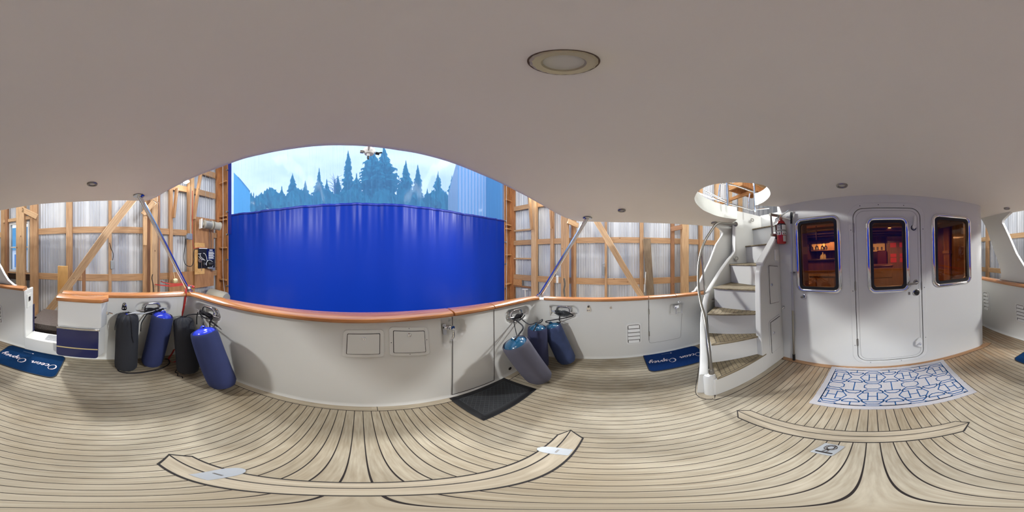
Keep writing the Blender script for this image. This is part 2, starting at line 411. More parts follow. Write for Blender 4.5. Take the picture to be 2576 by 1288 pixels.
def smooth_path(pts, n=8, closed=False):
    pts = [Vector(p) for p in pts]; out = []; m = len(pts)
    for i in range(m if closed else m - 1):
        p0 = pts[i - 1] if (i > 0 or closed) else pts[0]; p1 = pts[i]; p2 = pts[(i + 1) % m]
        p3 = pts[(i + 2) % m] if (closed or i + 2 < m) else pts[-1]
        for k in range(n):
            t = k / n
            out.append(.5 * ((2 * p1) + (p2 - p0) * t + (2 * p0 - 5 * p1 + 4 * p2 - p3) * t * t + (3 * p1 - p0 - 3 * p2 + p3) * t ** 3))
    if not closed: out.append(pts[-1])
    return out
def rrect(x0, x1, y0, y1, r, n=8):
    o = []
    for cx, cy, a in ((x1 - r, y1 - r, 0), (x0 + r, y1 - r, PI / 2), (x0 + r, y0 + r, PI), (x1 - r, y0 + r, 1.5 * PI)):
        o += [(cx + r * math.cos(a + k * PI / 2 / n), cy + r * math.sin(a + k * PI / 2 / n)) for k in range(n + 1)]
    return o
def ellipse(cx, cy, a, b, n=32): return [(cx + a * math.cos(t * 2 * PI / n), cy + b * math.sin(t * 2 * PI / n)) for t in range(n)]
def basis(d, up=(0, 0, 1)):
    d = Vector(d).normalized(); up = Vector(up)
    s = up.cross(d)
    if s.length < 1e-4: s = Vector((1, 0, 0)).cross(d)
    s.normalize(); t = d.cross(s); return Matrix((d, s, t)).transposed()   # columns: along, side, up
def interp(pts, n):
    # resample a polyline evenly
    pts = [Vector(p) for p in pts]; ds = [0]
    for a, b in zip(pts, pts[1:]): ds.append(ds[-1] + (b - a).length)
    out = []
    for k in range(n):
        s = ds[-1] * k / (n - 1); i = max(j for j in range(len(ds) - 1) if ds[j] <= s + 1e-9)
        t = (s - ds[i]) / max(1e-9, ds[i + 1] - ds[i]); out.append(pts[i].lerp(pts[i + 1], t))
    return out
# ================================================================ THE BOAT: sole, bulwarks
def lin(tab):
    def f(v):
        if v <= tab[0][0]: return tab[0][1]
        for (a, p), (b, q) in zip(tab, tab[1:]):
            if v <= b: return p + (q - p) * (v - a) / (b - a)
        return tab[-1][1]
    return f
MB().add([(-1.85, -4.5, 0), (2.2, -4.5, 0), (2.2, 1.12, 0), (-1.85, 1.12, 0), (-1.85, -4.5, -.06), (2.2, -4.5, -.06), (2.2, 1.12, -.06), (-1.85, 1.12, -.06)],
         [(0, 1, 2, 3), (4, 7, 6, 5), (0, 4, 5, 1), (1, 5, 6, 2), (2, 6, 7, 3), (3, 7, 4, 0)]).build('floor', M['deck'])
struct(bpy.data.objects['floor'])

AFT_T = [(-1.60, .80), (-1.575, .90), (-1.49, .96), (-1.08, 1.03), (-.58, 1.13), (0, 1.195), (.3, 1.21), (.615, 1.20), (1.19, 1.13), (1.70, 1.02), (1.84, .95), (1.88, .82)]
AFT_B = [(-1.70, .80), (-1.67, .92), (-1.56, .985), (-1.2, 1.02), (-.84, 1.055), (-.5, 1.075), (0, 1.075), (.5, 1.05), (.9, 1.02), (1.3, .99), (1.72, .955), (1.87, .90), (1.91, .78)]
SBD_T = [(-1.66, -.42), (-1.66, .09), (-1.63, .49), (-1.60, .80)]; SBD_B = [(-1.725, -.42), (-1.73, .11), (-1.72, .5), (-1.70, .80)]
PRT_T = [(1.88, .82), (1.93, .47), (1.95, -.04), (1.95, -.47), (1.90, -.96), (1.88, -1.6)]; PRT_B = [(1.91, .78), (1.95, .5), (2.0, 0), (2.03, -.47), (2.07, -1.07), (2.1, -1.6)]
FWD_T = [(-1.66, -3.6), (-1.655, -2), (-1.66, -1.2), (-1.68, -.89)]; FWD_B = [(-1.70, -3.6), (-1.70, -2.04), (-1.75, -1.3), (-1.75, -.89)]
ZT = .86
def out_n(pts, i):
    a = pts[max(i - 1, 0)]; b = pts[min(i + 1, len(pts) - 1)]
    d = Vector((b.x - a.x, b.y - a.y, 0)).normalized(); n = Vector((-d.y, d.x, 0))
    if n.dot(Vector((pts[i].x - .1, pts[i].y * 1.6, 0))) < 0: n = -n
    return n
def path3(p, n, z): return interp(smooth_path([(a, b, z) for a, b in p], 6), n)
def sd(dx, dz, a, b):   # stadium distance, <0 inside
    c = a - b; return math.hypot(max(abs(dx) - c, 0), dz) - b
def sstep(t): t = max(0, min(1, t)); return t * t * (3 - 2 * t)
HAW = {'aft': [(-1.32, .73), (1.53, .735)], 'sbd': [(.53, .725)], 'prt': [(.65, .715)]}
def d_aft(p, z):
    d = 0
    for c, zc in HAW['aft']: d = max(d, .045 * sstep(-sd(p.x - c, z - zc, .185, .082) / .03))
    # half-moon hand recess of the transom door
    dx = p.x - .745
    if dx > 0: d = max(d, .06 * sstep(-(math.hypot(dx / 1.15, (z - .745)) - .125) / .022) * (1 if z < .80 else sstep((.83 - z) / .03)))
    elif dx > -.09: d = max(d, .03 * sstep((.135 - abs(z - .72)) / .02) * sstep((dx + .09) / .02))
    return d
def d_sbd(p, z):
    d = 0
    for c, zc in HAW['sbd']: d = max(d, .045 * sstep(-sd(p.y - c, z - zc, .20, .085) / .03))
    return d
def d_prt(p, z):
    d = 0
    for c, zc in HAW['prt']: d = max(d, .045 * sstep(-sd(p.y - c, z - zc, .20, .085) / .03))
    return max(d, .03 * sstep((.085 - abs(p.y + .74)) / .012) * sstep((.075 - abs(z - .70)) / .015))
def bulwark(name, B_, T_, n, disp, thick=.16, mats=None, z0=0.0):
    bp = path3(B_, n, 0); tp = path3(T_, n, ZT); m = 58; rows = []
    for i in range(n):
        nb = out_n(bp, i); r = []
        for k in range(m + 1):
            t = k / m; z = z0 + (ZT - z0) * t; f = (z / ZT); p = bp[i].lerp(tp[i], f ** 1.15 if f > 0 else 0); p.z = z
            toe = .012 * max(0, 1 - z / .03)
            r.append(p + nb * (disp(p, z) - toe))
        o1 = tp[i] + nb * thick; o2 = bp[i] + nb * (thick + .02)
        r += [Vector((o1.x, o1.y, ZT)), Vector((o1.x, o1.y, .56)), Vector((o2.x, o2.y, -.5))]
        if z0 > 0: r[-1].z = -.5
        rows.append(r)
    b = MB().loft(rows); L_ = len(rows[0])
    b.add(rows[0], [list(range(L_))]); b.add(rows[-1], [list(range(L_))])
    o = b.build(name, [M['gel'], M['navy']], sharp=50)
    for p in o.data.polygons:
        if p.center.z < .5 and p.area > .01 and abs(p.normal.z) < .5 and len(p.vertices) == 4 and p.center.z < .1: p.material_index = 1
    return struct(o)
bulwark('wall_aft', AFT_B, AFT_T, 260, d_aft)
bulwark('wall_starboard', SBD_B, SBD_T, 100, d_sbd)
bulwark('wall_port', PRT_B, PRT_T, 160, d_prt, .08)
bulwark('wall_starboard_forward', FWD_B, FWD_T, 30, lambda p, z: 0)
def mk(T_, B_, ax):
    o = 1 - ax
    t = lin(sorted([(p[ax], p[o]) for p in T_])); b = lin(sorted([(p[ax], p[o]) for p in B_]))
    def f(s, z, off=0):
        q = b(s) + (t(s) - b(s)) * max(0, z / ZT) ** 1.15; v = [0, 0, z]; v[ax] = s; v[o] = q
        inward = -1 if q > 0 else 1; v[o] += inward * off; return Vector(v)
    return f
sA = mk(AFT_T[2:-2], AFT_B[2:-2], 0); sS = mk(SBD_T, SBD_B, 1); sP = mk(PRT_T, PRT_B, 1); sF = mk(FWD_T, FWD_B, 1)
# --- the gate opening in the starboard bulwark: sill and the pillar end
b = MB().box((-1.93, -.90, -.5), (-1.725, -.41, .2)); b.box((-1.725, -.90, -.05), (-1.715, -.41, .2))
struct(b.build('wall_starboard_sill', M['gel'], bevel=.01))
b = MB().box((-1.90, -.66, .2), (-1.76, -.43, .204))
for i in range(9): b.box((-1.89 + i * .015, -.65, .204), (-1.884 + i * .015, -.44, .2055))
tag(b.build('sill_plate', M['steelplate']), 'ribbed metal tread plate on the white sill of the open gate', 'plate')
# pillar jamb
b = MB().box((-1.93, -.915, .2), (-1.70, -.885, .86)); struct(b.build('trim_1', M['gel'], bevel=.01))
b = MB().box((-1.95, -.885, .2), (-1.915, -.872, .62)); struct(b.build('trim_2', M['navy'], bevel=.004))

# --- varnished cap rails
def cap(name, path, width, label, a=0, c=1, n=60, z=ZT, ends=(True, True)):
    P = interp(smooth_path([(p[0], p[1], z) for p in path], 6), 400); k0 = int(a * 399); k1 = int(c * 399); idx = [int(k0 + (k1 - k0) * i / (n - 1)) for i in range(n)]
    prof = [(-.03, .008), (-.034, .02), (-.028, .034), (-.012, .042), (.3, .046), (.7, .046), (.96, .042), (1.0, .03), (1.0, .008), (.95, 0), (0, 0)]
    rows = []
    for i in idx:
        nn = out_n(P, i); wd = width(P[i]) if callable(width) else width; r = []
        for q, (uu, v) in enumerate(prof):
            off = uu if q < 4 else (0 if q == 10 else uu * (wd - .03))
            p = P[i] + nn * off; p.z = z + v; r.append(p)
        rows.append(r)
    c0 = P[idx[len(idx) // 2]]
    o = MB().loft(rows, True, caps=True).build(name, M['cap'], loc=c0)
    # turn the object so that its own X runs along the board (the grain follows it)
    d = P[idx[-1]] - P[idx[0]]; ang = math.atan2(d.y, d.x)
    o.data.transform(Matrix.Rotation(-ang, 4, 'Z')); o.rotation_euler.z = ang
    return tag(o, label, 'rail', 'varnished cap rails')
cap('cap_rail', FWD_T, .12, 'varnished teak cap rail forward of the open gate, under the white wing', n=30)
cap('cap_rail', SBD_T + [(-1.585, .88)], .115, 'varnished teak cap rail along the starboard side, from folded gate to the corner')
ca = AFT_T[1:-1]
def fx(X):   # parameter along the aft path at a given X
    P = interp(smooth_path([(p[0], p[1], 0) for p in ca], 6), 400); return min(range(400), key=lambda i: abs(P[i].x - X)) / 399
wa = lambda p: .115 + .055 * max(0, 1 - (abs(p.x - .1) / 1.7) ** 2)
cap('cap_rail', ca, wa, 'long varnished teak cap rail across the stern in front of the blue curtain', 0.0, fx(.765))
cap('cap_rail', ca, wa, 'short varnished teak cap rail on top of the stern door with the chrome latch', fx(.775), fx(1.205), 30)
cap('cap_rail', ca, wa, 'varnished teak cap rail in the corner above the grey leaning fender', fx(1.215), 1.0, 30)
pp = [(1.86, .90)] + PRT_T
def fy(Y):
    P = interp(smooth_path([(p[0], p[1], 0) for p in pp], 6), 400); return min(range(400), key=lambda i: abs(P[i].y - Y)) / 399
cap('cap_rail', pp, .085, 'varnished teak cap rail above the louvred vent and the teardrop steel fitting', 0.01, fy(-.382))
cap('cap_rail', pp, .085, 'short varnished teak cap rail on the hinged port side door', fy(-.388), fy(-.72), 24)
cap('cap_rail', pp, .085, 'varnished teak cap rail running behind the white stairs', fy(-.726), 1, 24)

# --- the folded-back gate
g = empty('boarding_gate', (-1.55, -.22, 0), 'white and navy boarding gate folded back inboard, outer side showing, teak on top', 'gate')
R0 = [(-1.50, -.43), (-1.50, -.01), (-1.60, .045), (-1.655, .045), (-1.655, -.43)]
def prism(poly, z0, z1, mi=0, mb=None):
    mb = mb or MB(); n = len(poly)
    mb.add([(p[0], p[1], z0) for p in poly] + [(p[0], p[1], z1) for p in poly], [list(range(n))[::-1], list(range(n, 2 * n))] + [(i, (i + 1) % n, n + (i + 1) % n, n + i) for i in range(n)], mi)
    return mb
prism(R0, .575, .86).build('gate_panel', M['gel'], g, bevel=.008)
prism([(-1.515, -.43), (-1.515, -.03), (-1.60, .03), (-1.655, .03), (-1.655, -.43)], .19, .575).build('gate_lower_panel', M['gel'], g, bevel=.01)
b = MB(); ol = rrect(-.435, -.03, .185, .56, .035); b.plate(ol, [], lambda a, c, t: (t, a, c), -1.515, -1.498); b.build('hull_skin', M['navy'], g)
MB().box((-1.500, -.437, .545), (-1.488, -.02, .568)).build('rub_rail', M['steel'], g, bevel=.004)
MB().box((-1.4985, -.433, .305), (-1.4955, -.035, .317)).build('boot_stripe', M['gold'], g)
b = MB()
gp = [(-1.47, -.435), (-1.47, -.02)]
rows = []
for yy, sh in ((-.435, 0), (-.3, .0), (-.15, 0), (-.01, .0), (.055, -.06)):
    rows.append([(-1.465 + sh, yy, .862), (-1.458 + sh, yy, .878), (-1.468 + sh, yy, .893), (-1.50 + sh, yy, .903), (-1.57 + sh * .6, yy, .908), (-1.592, yy, .895), (-1.592, yy, .862)])
co = b.loft(rows, True, caps=True).build('gate_cap', M['cap'], g); co.data.transform(Matrix.Rotation(-PI / 2, 4, 'Z')); co.rotation_euler.z = PI / 2; 
MB().tube([(-1.60, .05, .715), (-1.585, .075, .712), (-1.585, .10, .706)], .009).box((-1.61, .04, .70), (-1.59, .052, .73)).build('gate_latch_bolt', M['chrome'], g)
# jamb latch in its recess
t = empty('gate_strike', (-1.80, -.884, .72), 'stainless strike plate in the white pillar of the open gate', 'strike')
MB().box((-1.86, -.8845, .62), (-1.74, -.880, .80)).build('strike_recess', M['lip'], t, bevel=.01)
b = MB().box((-1.825, -.880, .70), (-1.775, -.874, .765)); b.build('strike_plate', M['steel'], t, bevel=.004)
MB().box((-1.812, -.875, .715), (-1.804, -.868, .76)).box((-1.795, -.875, .715), (-1.787, -.868, .76)).build('strike_jaw', M['gap'], t)

# ---------------------------------------------------------------- flush doors and hatches in the bulwarks
def strip(mb, f, pts, wdt, off, mi=0):
    pts = [Vector((p[0], p[1], 0)) for p in pts]; rows = []
    for i, p in enumerate(pts):
        d = (pts[min(i + 1, len(pts) - 1)] - pts[max(i - 1, 0)]).normalized(); n = Vector((-d.y, d.x, 0)) * wdt / 2
        rows.append([f(p.x + n.x, p.y + n.y, off), f(p.x - n.x, p.y - n.y, off)])
    return mb.loft(rows, mi=mi, sm=False)
def dense(pts, k=10, closed=False):
    o = []; m = len(pts)
    for i in range(m if closed else m - 1):
        a, b_ = pts[i], pts[(i + 1) % m]
        for j in range(k): o.append((a[0] + (b_[0] - a[0]) * j / k, a[1] + (b_[1] - a[1]) * j / k))
    o.append(pts[0] if closed else pts[-1]); return o
# stern door (its gaps) with latch
t = empty('door_2', tuple(sA(.93, .4)), None, None); del t['label'], t['category']; t['kind'] = 'structure'
b = MB(); strip(b, sA, dense([(.762, .855), (.683, .03)], 40), .006, .0035); strip(b, sA, dense([(.683, .03), (1.10, .03)], 20), .008, .0035); strip(b, sA, dense([(1.10, .03), (1.215, .855)], 40), .006, .0035)
b.build('door_gap', M['gap'], t)
t = empty('door_latch', tuple(sA(.71, .75)), 'polished latch with a hanging curved handle on the stern door', 'latch')
q = sA(.70, .76)
b = MB().plate(rrect(.667, .697, .70, .80, .01), [], lambda a, c, t_: sA(a, c, t_), -.02, .004); b.build('latch_plate', M['steel'], t)
MB().box((.697, q.y - .035, .755), (.742, q.y + .012, .785)).tube([(.682, q.y - .01, .77), (.682, q.y - .03, .77)], .014).build('latch_body', M['chrome'], t, bevel=.004)
MB().tube(smooth_path([(.732, q.y - .03, .775), (.737, q.y - .045, .75), (.742, q.y - .042, .72), (.747, q.y - .035, .68), (.737, q.y - .03, .65), (.727, q.y - .035, .645)]), [.014] * 12 + [.011] * 16 + [.008] * 13).build('latch_handle', M['chrome'], t)
MB().lathe([(0, .02), (.018, .02), (.018, 0)], (.732, q.y - .03, .775), (0, -1, 0)).build('latch_knob', M['chrome'], t)
# two lockers
def locker(nm, f, s0, s1, z0, z1, skew, latch, label, cat='locker', axis='x', fr=.028, group=None, hinge='bottom'):
    c = f((s0 + s1) / 2, (z0 + z1) / 2); t = empty(nm, tuple(c), label, cat, group)
    sh = lambda a, z: z + skew * (a - s0) / (s1 - s0)
    b = MB(); b.plate(rrect(s0 - fr, s1 + fr, z0 - fr, z1 + fr, .03), [], lambda a, c_, tt: f(a, sh(a, c_), tt), -.004, .006); b.build('locker_frame', M['gel'], t, bevel=.003)
    b = MB(); b.plate(rrect(s0, s1, z0, z1, .008), [], lambda a, c_, tt: f(a, sh(a, c_), tt), .004, .0088); b.build('locker_gap', M['gap'], t)
    b = MB(); b.plate(rrect(s0 + .0045, s1 - .0045, z0 + .0045, z1 - .0045, .006), [], lambda a, c_, tt: f(a, sh(a, c_), tt), .006, .0115); b.build('locker_lid', M['gel'], t)
    if latch:
        p0 = f(latch[0], latch[1], .0113); nrm = (f(latch[0], latch[1], 1) - f(latch[0], latch[1], 0)).normalized()
        b = MB().lathe([(0, .003), (.006, .004), (.007, .002), (.010, .002), (.011, .006), (.015, .005), (.017, 0)], p0, nrm, 24); b.build('locker_latch', M['chrome'], t)
    return t
locker('stern_locker', sA, -.070, .166, .596, .775, 0, (.048, .735), 'small flush locker lid in the stern bulwark, the one farther from the chrome latch', group=None)
t = locker('stern_locker', sA, .262, .508, .598, .792, -.025, (.385, .745), 'small flush locker lid in the stern bulwark, with frame screws, nearer the chrome latch')
for a, z in ((.385, .80), (.522, .685), (.248, .69), (.385, .572)): MB().lathe([(0, .002), (.003, .002), (.004, 0)], sA(a, z, .007), (0, -1, 0), 8).build('screw', M['ink'], t)
# port side door
t = empty('door_3', tuple(sP(-.6, .5)), None, None); del t['label'], t['category']; t['kind'] = 'structure'
b = MB(); strip(b, sP, dense([(-.385, .855), (-.385, .26)], 30), .006, .0035); b.build('door_gap', M['gap'], t)
b = MB(); strip(b, sP, [(-.385, .26), (-.387, .235), (-.397, .218), (-.42, .21)] + dense([(-.42, .21), (-.78, .215)], 14) + [(-.80, .222), (-.81, .24)] + dense([(-.812, .26), (-.815, .62)], 12), .004, .0035); b.build('door_seam', M['groove'], t)
for z in (.70, .37):
    p0 = sP(-.385, z, .008); MB().tube([p0 - Vector((0, 0, .035)), p0 + Vector((0, 0, .035))], .007).build('hinge', M['brushed'], t)
t = empty('door_latch', tuple(sP(-.74, .72)), 'polished latch with a straight hanging handle on the port side door', 'latch')
p0 = sP(-.735, .735, 0); b = MB().box((p0.x - .03, -.765, .715), (p0.x + .03, -.70, .76)); b.build('latch_body', M['chrome'], t, bevel=.006)
MB().tube([(p0.x - .03, -.72, .735), (p0.x - .04, -.722, .72), (p0.x - .036, -.722, .64)], .008).build('latch_handle', M['chrome'], t)
p0 = sP(-.765, .80, .004); tag(MB().cbox(p0, (.006, .03, .025)).cbox(p0 - Vector((.004, .006, 0)), (.004, .008, .012), mi=1).build('snap_plate', [M['steel'], M['gap']]), 'tiny steel snap plate above the latch of the port side door', 'plate')
# louvred vents
def vent(f, s0, s1, z0, z1, n, skew, label):
    t = empty('louvre_vent', tuple(f((s0 + s1) / 2, (z0 + z1) / 2)), label, 'vent', 'louvred vents in the bulwarks')
    lo, hi = min(s0, s1), max(s0, s1)
    b = MB(); b.plate(rrect(lo - .018, hi + .018, z0 - .018, z1 + .018, .04), [rrect(lo, hi, z0, z1, .028)], lambda a, c_, tt: f(a, c_, tt), -.004, .008); b.build('vent_frame', M['white'], t, bevel=.003)
    b = MB(); b.plate(rrect(lo, hi, z0, z1, .028), [], lambda a, c_, tt: f(a, c_, tt), -.003, .001); b.build('vent_back', M['groove'], t)
    h = (z1 - z0) / n
    for i in range(n):
        za = z0 + i * h + .004; zb = za + h * .70; ins = .004 if 0 < i < n - 1 else .012
        rows = [[f(lo + ins, za, .013), f(hi - ins, za, .013)], [f(lo + ins, za + .004, .017), f(hi - ins, za + .004, .017)], [f(lo + ins, zb, .003), f(hi - ins, zb, .003)]]
        rows += [[f(lo + ins, zb, -.002), f(hi - ins, zb, -.002)], [f(lo + ins, za, -.002), f(hi - ins, za, -.002)]]
        MB().loft(rows, sm=False).build('slat', M['white'], t)
vent(sP, -.122, -.275, .245, .53, 5, 0, 'white louvred vent low in the port bulwark beside the hinged door')
vent(sF, -1.38, -1.24, .33, .60, 5, 0, 'white louvred vent in the starboard bulwark forward of the gate')
vent(sF, -2.05, -1.93, .35, .66, 5, 0, 'white louvred vent half hidden behind the curved corner of the white house')

# ---------------------------------------------------------------- overhead with the stair opening
E1 = [(0, 532), (50, 523), (100, 516), (180, 511), (260, 508), (310, 507), (345, 508), (375, 507), (398, 498), (420, 485), (450, 470), (480, 455), (520, 439), (560, 425), (620, 404), (660, 395), (700, 387), (740, 381), (780, 376), (825, 373), (870, 373), (905, 374),
      (940, 377), (1000, 385), (1040, 391), (1080, 400), (1120, 411), (1160, 425), (1205, 443), (1250, 462), (1295, 484), (1340, 507), (1370, 524), (1395, 538), (1420, 550), (1440, 556), (1460, 560), (1510, 561), (1560, 562), (1640, 567), (1700, 569), (1760, 572)]
outl = [cp(*p) for p in E1]; outl = [Vector((p.x, p.y, 0)) for p in outl]
pre = [Vector((-1.78, -4.2, 0)), Vector((-1.78, -3.0, 0)), Vector((outl[0].x, -2.0, 0))]
post = [Vector((2.05, -1.7, 0)), Vector((2.05, -4.2, 0))]
outl = pre + [Vector((min(2.06, p.x), p.y, 0)) for p in outl] + post
outl = [p for i, p in enumerate(outl) if i == 0 or (p - outl[i - 1]).length > .01]
hole_px = [(1747, 500), (1750, 490), (1757, 480), (1770, 472), (1790, 465), (1815, 461), (1840, 459), (1862, 459), (1880, 460), (1900, 462), (1920, 466), (1933, 474), (1938, 485), (1936, 494), (1928, 503), (1918, 510), (1907, 515)]
hl = [cp(*p) for p in hole_px]
hl = [(p.x, p.y) for p in hl]
h2 = [cp(*p) for p in [(1855, 552), (1840, 550), (1820, 547), (1800, 542), (1785, 536), (1770, 529), (1760, 521), (1751, 511)]]
h2 = [(p.x, p.y) for p in h2]
e1 = hl[-1]
hole = hl + [(e1[0] + .05, -1.36), (1.0, -1.59), (1.0, -3.2), (h2[0][0] + .10, -3.2), (h2[0][0] + .06, h2[0][1] - .25)] + h2
hs = smooth_path([(p[0], p[1], 0) for p in (h2[1:] + hl)], 3); hole = [(p.x, p.y) for p in hs] + [(e1[0] + .04, -1.36), (1.0, -1.59), (1.0, -2.262), (1.83, -2.262), (1.83, -1.60), h2[0]]
ZD = 2.08
def inset(P, d):
    n = len(P); o = []
    for i in range(n):
        a, b_ = P[i - 1], P[(i + 1) % n]; dd = (b_ - a).normalized(); nn = Vector((dd.y, -dd.x, 0)); o.append(P[i] + nn * d)
    return o
area = sum(outl[i - 1].x * outl[i].y - outl[i].x * outl[i - 1].y for i in range(len(outl)))
sg = -1 if area > 0 else 1
b = MB(); rings = [(.045, .0), (.018, .006), (.004, .022), (0, .045), (0, .17)]
L0 = inset(outl, sg * .045)
tri = tessellate_polygon([L0, [Vector((p[0], p[1], 0)) for p in hole]])
flat = [(p.x, p.y) for p in L0] + list(hole)
bm = bmesh.new(); vs = [bm.verts.new((p[0], p[1], 0)) for p in flat]
for t_ in tri:
    try: bm.faces.new([vs[i] for i in t_])
    except Exception: pass
for k in range(-19, 22): bmesh.ops.bisect_plane(bm, geom=bm.verts[:] + bm.edges[:] + bm.faces[:], plane_co=(k * .1, 0, 0), plane_no=(1, 0, 0))
bm.verts.index_update()
b.add([(v.co.x, v.co.y, ceilz(v.co.x)) for v in bm.verts], [[v.index for v in f.verts] for f in bm.faces], 0, True)
bm.free()
rows = []
for ins, dz in rings:
    rows.append([Vector((p.x, p.y, ceilz(p.x) + dz)) for p in inset(outl, sg * ins)])
rr = [r + [r[0]] for r in rows]; b.loft(rr)
hp = list(hole) + [hole[0]]
b.loft([[(p[0], p[1], ceilz(p[0])) for p in hp], [(p[0], p[1], ceilz(p[0]) + .01) for p in hp], [(p[0], p[1], ZD) for p in hp]], mi=1)
top = tessellate_polygon([[Vector((p.x, p.y, 0)) for p in outl], [Vector((p[0], p[1], 0)) for p in hole]])
b.add([(p.x, p.y, ceilz(p.x) + .17 if False else ZD) for p in outl] + [(p[0], p[1], ZD) for p in hole], [tuple(t_) for t_ in top], 1)
b.loft([[(p.x, p.y, ceilz(p.x) + .17) for p in outl + [outl[0]]], [(p.x, p.y, ZD) for p in outl + [outl[0]]]])
struct(b.build('ceiling', [M['ceil'], M['lip']], sharp=40))
# thin moulded ring round the stair opening
# ---------------------------------------------------------------- white house front with door and windows
YF = -1.60
def fw(a, c_, t_): return (a, YF - t_, c_)
W1 = (.300, .805, .94, 1.755); W2 = (-.378, .052, .938, 1.71); W3 = (-1.117, -.618, .952, 1.757)
DR = (-.50, .175, .10, 1.80)
b = MB()
o_ = rrect(-1.20, 1.0, -.02, 1.98, .001, 1)
ins = lambda W, d: (W[0] + d, W[1] - d, W[2] + d, W[3] - d)
b.plate(o_, [rrect(*ins(W1, .05), .05), rrect(*DR, .10), rrect(*ins(W3, .05), .05)], fw, 0, .08)
# rounded starboard corner and side, made of the same moulding
rows = []
for k in range(13):
    a = k / 12 * PI / 2; rows.append([(-1.20 - .16 * math.sin(a), YF - .16 + .16 * math.cos(a), -.02), (-1.20 - .16 * math.sin(a), YF - .16 + .16 * math.cos(a), 1.98)])
rows.append([(-1.36, -4.3, -.02), (-1.36, -4.3, 1.98)]); b.loft(rows)
struct(b.build('wall_fore', M['gel'], sharp=30))
# slightly raised moulding round the door + door leaf
b = MB(); b.plate(rrect(DR[0] - .045, DR[1] + .045, DR[2] - .04, DR[3] + .05, .14), [rrect(*DR, .10)], fw, -.006, .02); struct(b.build('trim_3', M['gel'], bevel=.003))
t = empty('door_1', ((DR[0] + DR[1]) / 2, YF, DR[2]), None, None); del t['label'], t['category']; t['kind'] = 'structure'
d_ = ins(DR, .005); b = MB(); b.plate(rrect(*d_, .097), [rrect(*ins(W2, .05), .05)], fw, 0, .045); b.build('door_leaf', M['gel'], t, bevel=.002)
b = MB(); b.plate(rrect(DR[0] - .001, DR[1] + .001, DR[2] - .001, DR[3] + .001, .10), [rrect(*ins(DR, .03), .08)], fw, .012, .03); b.build('door_gap', M['gap'], t)
b = MB(); b.plate(rrect(*ins(DR, .03), .08), [rrect(*ins(DR, .0325), .078)], fw, -.0007, 0); b.build('door_bead', M['groove'], t)
for z in (1.60, 1.02, .37): MB().tube([(DR[1] - .002, YF + .006, z - .045), (DR[1] - .002, YF + .006, z + .045)], .0075).box((DR[1] - .012, YF, z - .045), (DR[1] + .012, YF + .003, z + .045)).build('hinge', M['brushed'], t)
MB().tube([(DR[0] + .002, YF + .004, .95), (DR[0] + .002, YF + .004, 1.03)], .006).build('strike', M['brushed'], t)
b = MB().lathe([(0, .02), (.018, .02), (.024, .014), (.026, 0)], (-.437, YF, 1.035), (0, 1, 0)); b.tube([(-.437, YF + .015, 1.035), (-.437, YF + .05, 1.035), (-.41, YF + .055, 1.032), (-.33, YF + .055, 1.025)], .009); b.build('door_handle', M['brushed'], t)
b = MB().lathe([(0, .025), (.012, .025), (.02, .018), (.03, .012), (.031, 0)], (-.440, YF, .925), (0, 1, 0)); b.build('door_lock', M['black'], t)
b = MB().lathe([(.030, .012), (.034, .010), (.035, 0), (.030, 0)], (-.440, YF, .925), (0, 1, 0)); b.build('lock_ring', M['steel'], t)
MB().box((-.375, YF, .905), (-.355, YF + .006, .935)).build('keyhole_plate', M['brushed'], t, bevel=.002)
MB().lathe([(0, .03), (.02, .028), (.022, 0)], (-.43, YF, 1.60), (0, 1, 0)).tube([(-.43, YF + .02, 1.60), (-.438, YF + .025, 1.66), (-.442, YF + .02, 1.71)], .016).build('holdback_hook', M['white'], t)
MB().lathe([(.022, .012), (.027, .012), (.029, 0), (.022, 0)], (-.427, YF, 1.592), (0, 1, 0)).build('hook_ring', M['black'], t)
b = MB().plate([(-.41, .29), (-.44, .265), (-.475, .245), (-.48, .35), (-.462, .385), (-.44, .375), (-.41, .345)], [], fw, -.028, 0); b.build('holdback_block', M['white'], t, bevel=.008)
MB().lathe([(0, .035), (.009, .035), (.012, .02), (.014, 0)], (-.453, YF + .025, .318), (0, 1, 0)).build('holdback_plunger', M['chrome'], t)
# windows: chrome frame, black gasket, bronze pane
def window(nm, W, y0, r=.085, parent=None, dy=0):
    if parent is None: t = empty(nm, ((W[0] + W[1]) / 2, YF, W[2]), None, None); del t['label'], t['category']; t['kind'] = 'structure'
    else: t = parent
    path = rrect(*ins(W, .014), r - .014, 10)
    rows = []
    for k in range(10):
        a = k / 9 * PI; rows.append([(px + 0, YF + .018 * math.sin(a), pz) for px, pz in rrect(*ins(W, .021 - .021 * math.cos(a)), r - .021 + .021 * math.cos(a), 10)])
    b = MB().loft([q + [q[0]] for q in rows]); b.build('window_frame', M['chrome'], t)
    b = MB(); b.plate(rrect(*ins(W, .040), r - .036), [rrect(*ins(W, .068), r - .055)], fw, -.006, .03); b.build('gasket', M['black'], t)
    b = MB(); b.plate(rrect(*ins(W, .06), r - .05), [], fw, .006, .012); b.build('pane', M['tint'], t)
window('window_1', W1, 0); window('window_2', W3, 0); window('', W2, 0, parent=bpy.data.objects['door_1'])
# screw dots on the door moulding
b = MB()
for a, z in ((.10, 1.825), (-.08, 1.83), (-.33, 1.825), (.197, 1.58), (.197, .97), (.197, .33), (-.525, 1.58), (-.525, .97), (-.525, .37), (.05, .078), (-.26, .078)):
    b.lathe([(0, .002), (.004, .002), (.005, 0)], (a, YF + .006, z), (0, 1, 0), 8)
tr = b.build('screw_caps', M['ink']); tr['kind'] = 'structure'; tr.name = 'trim_4'
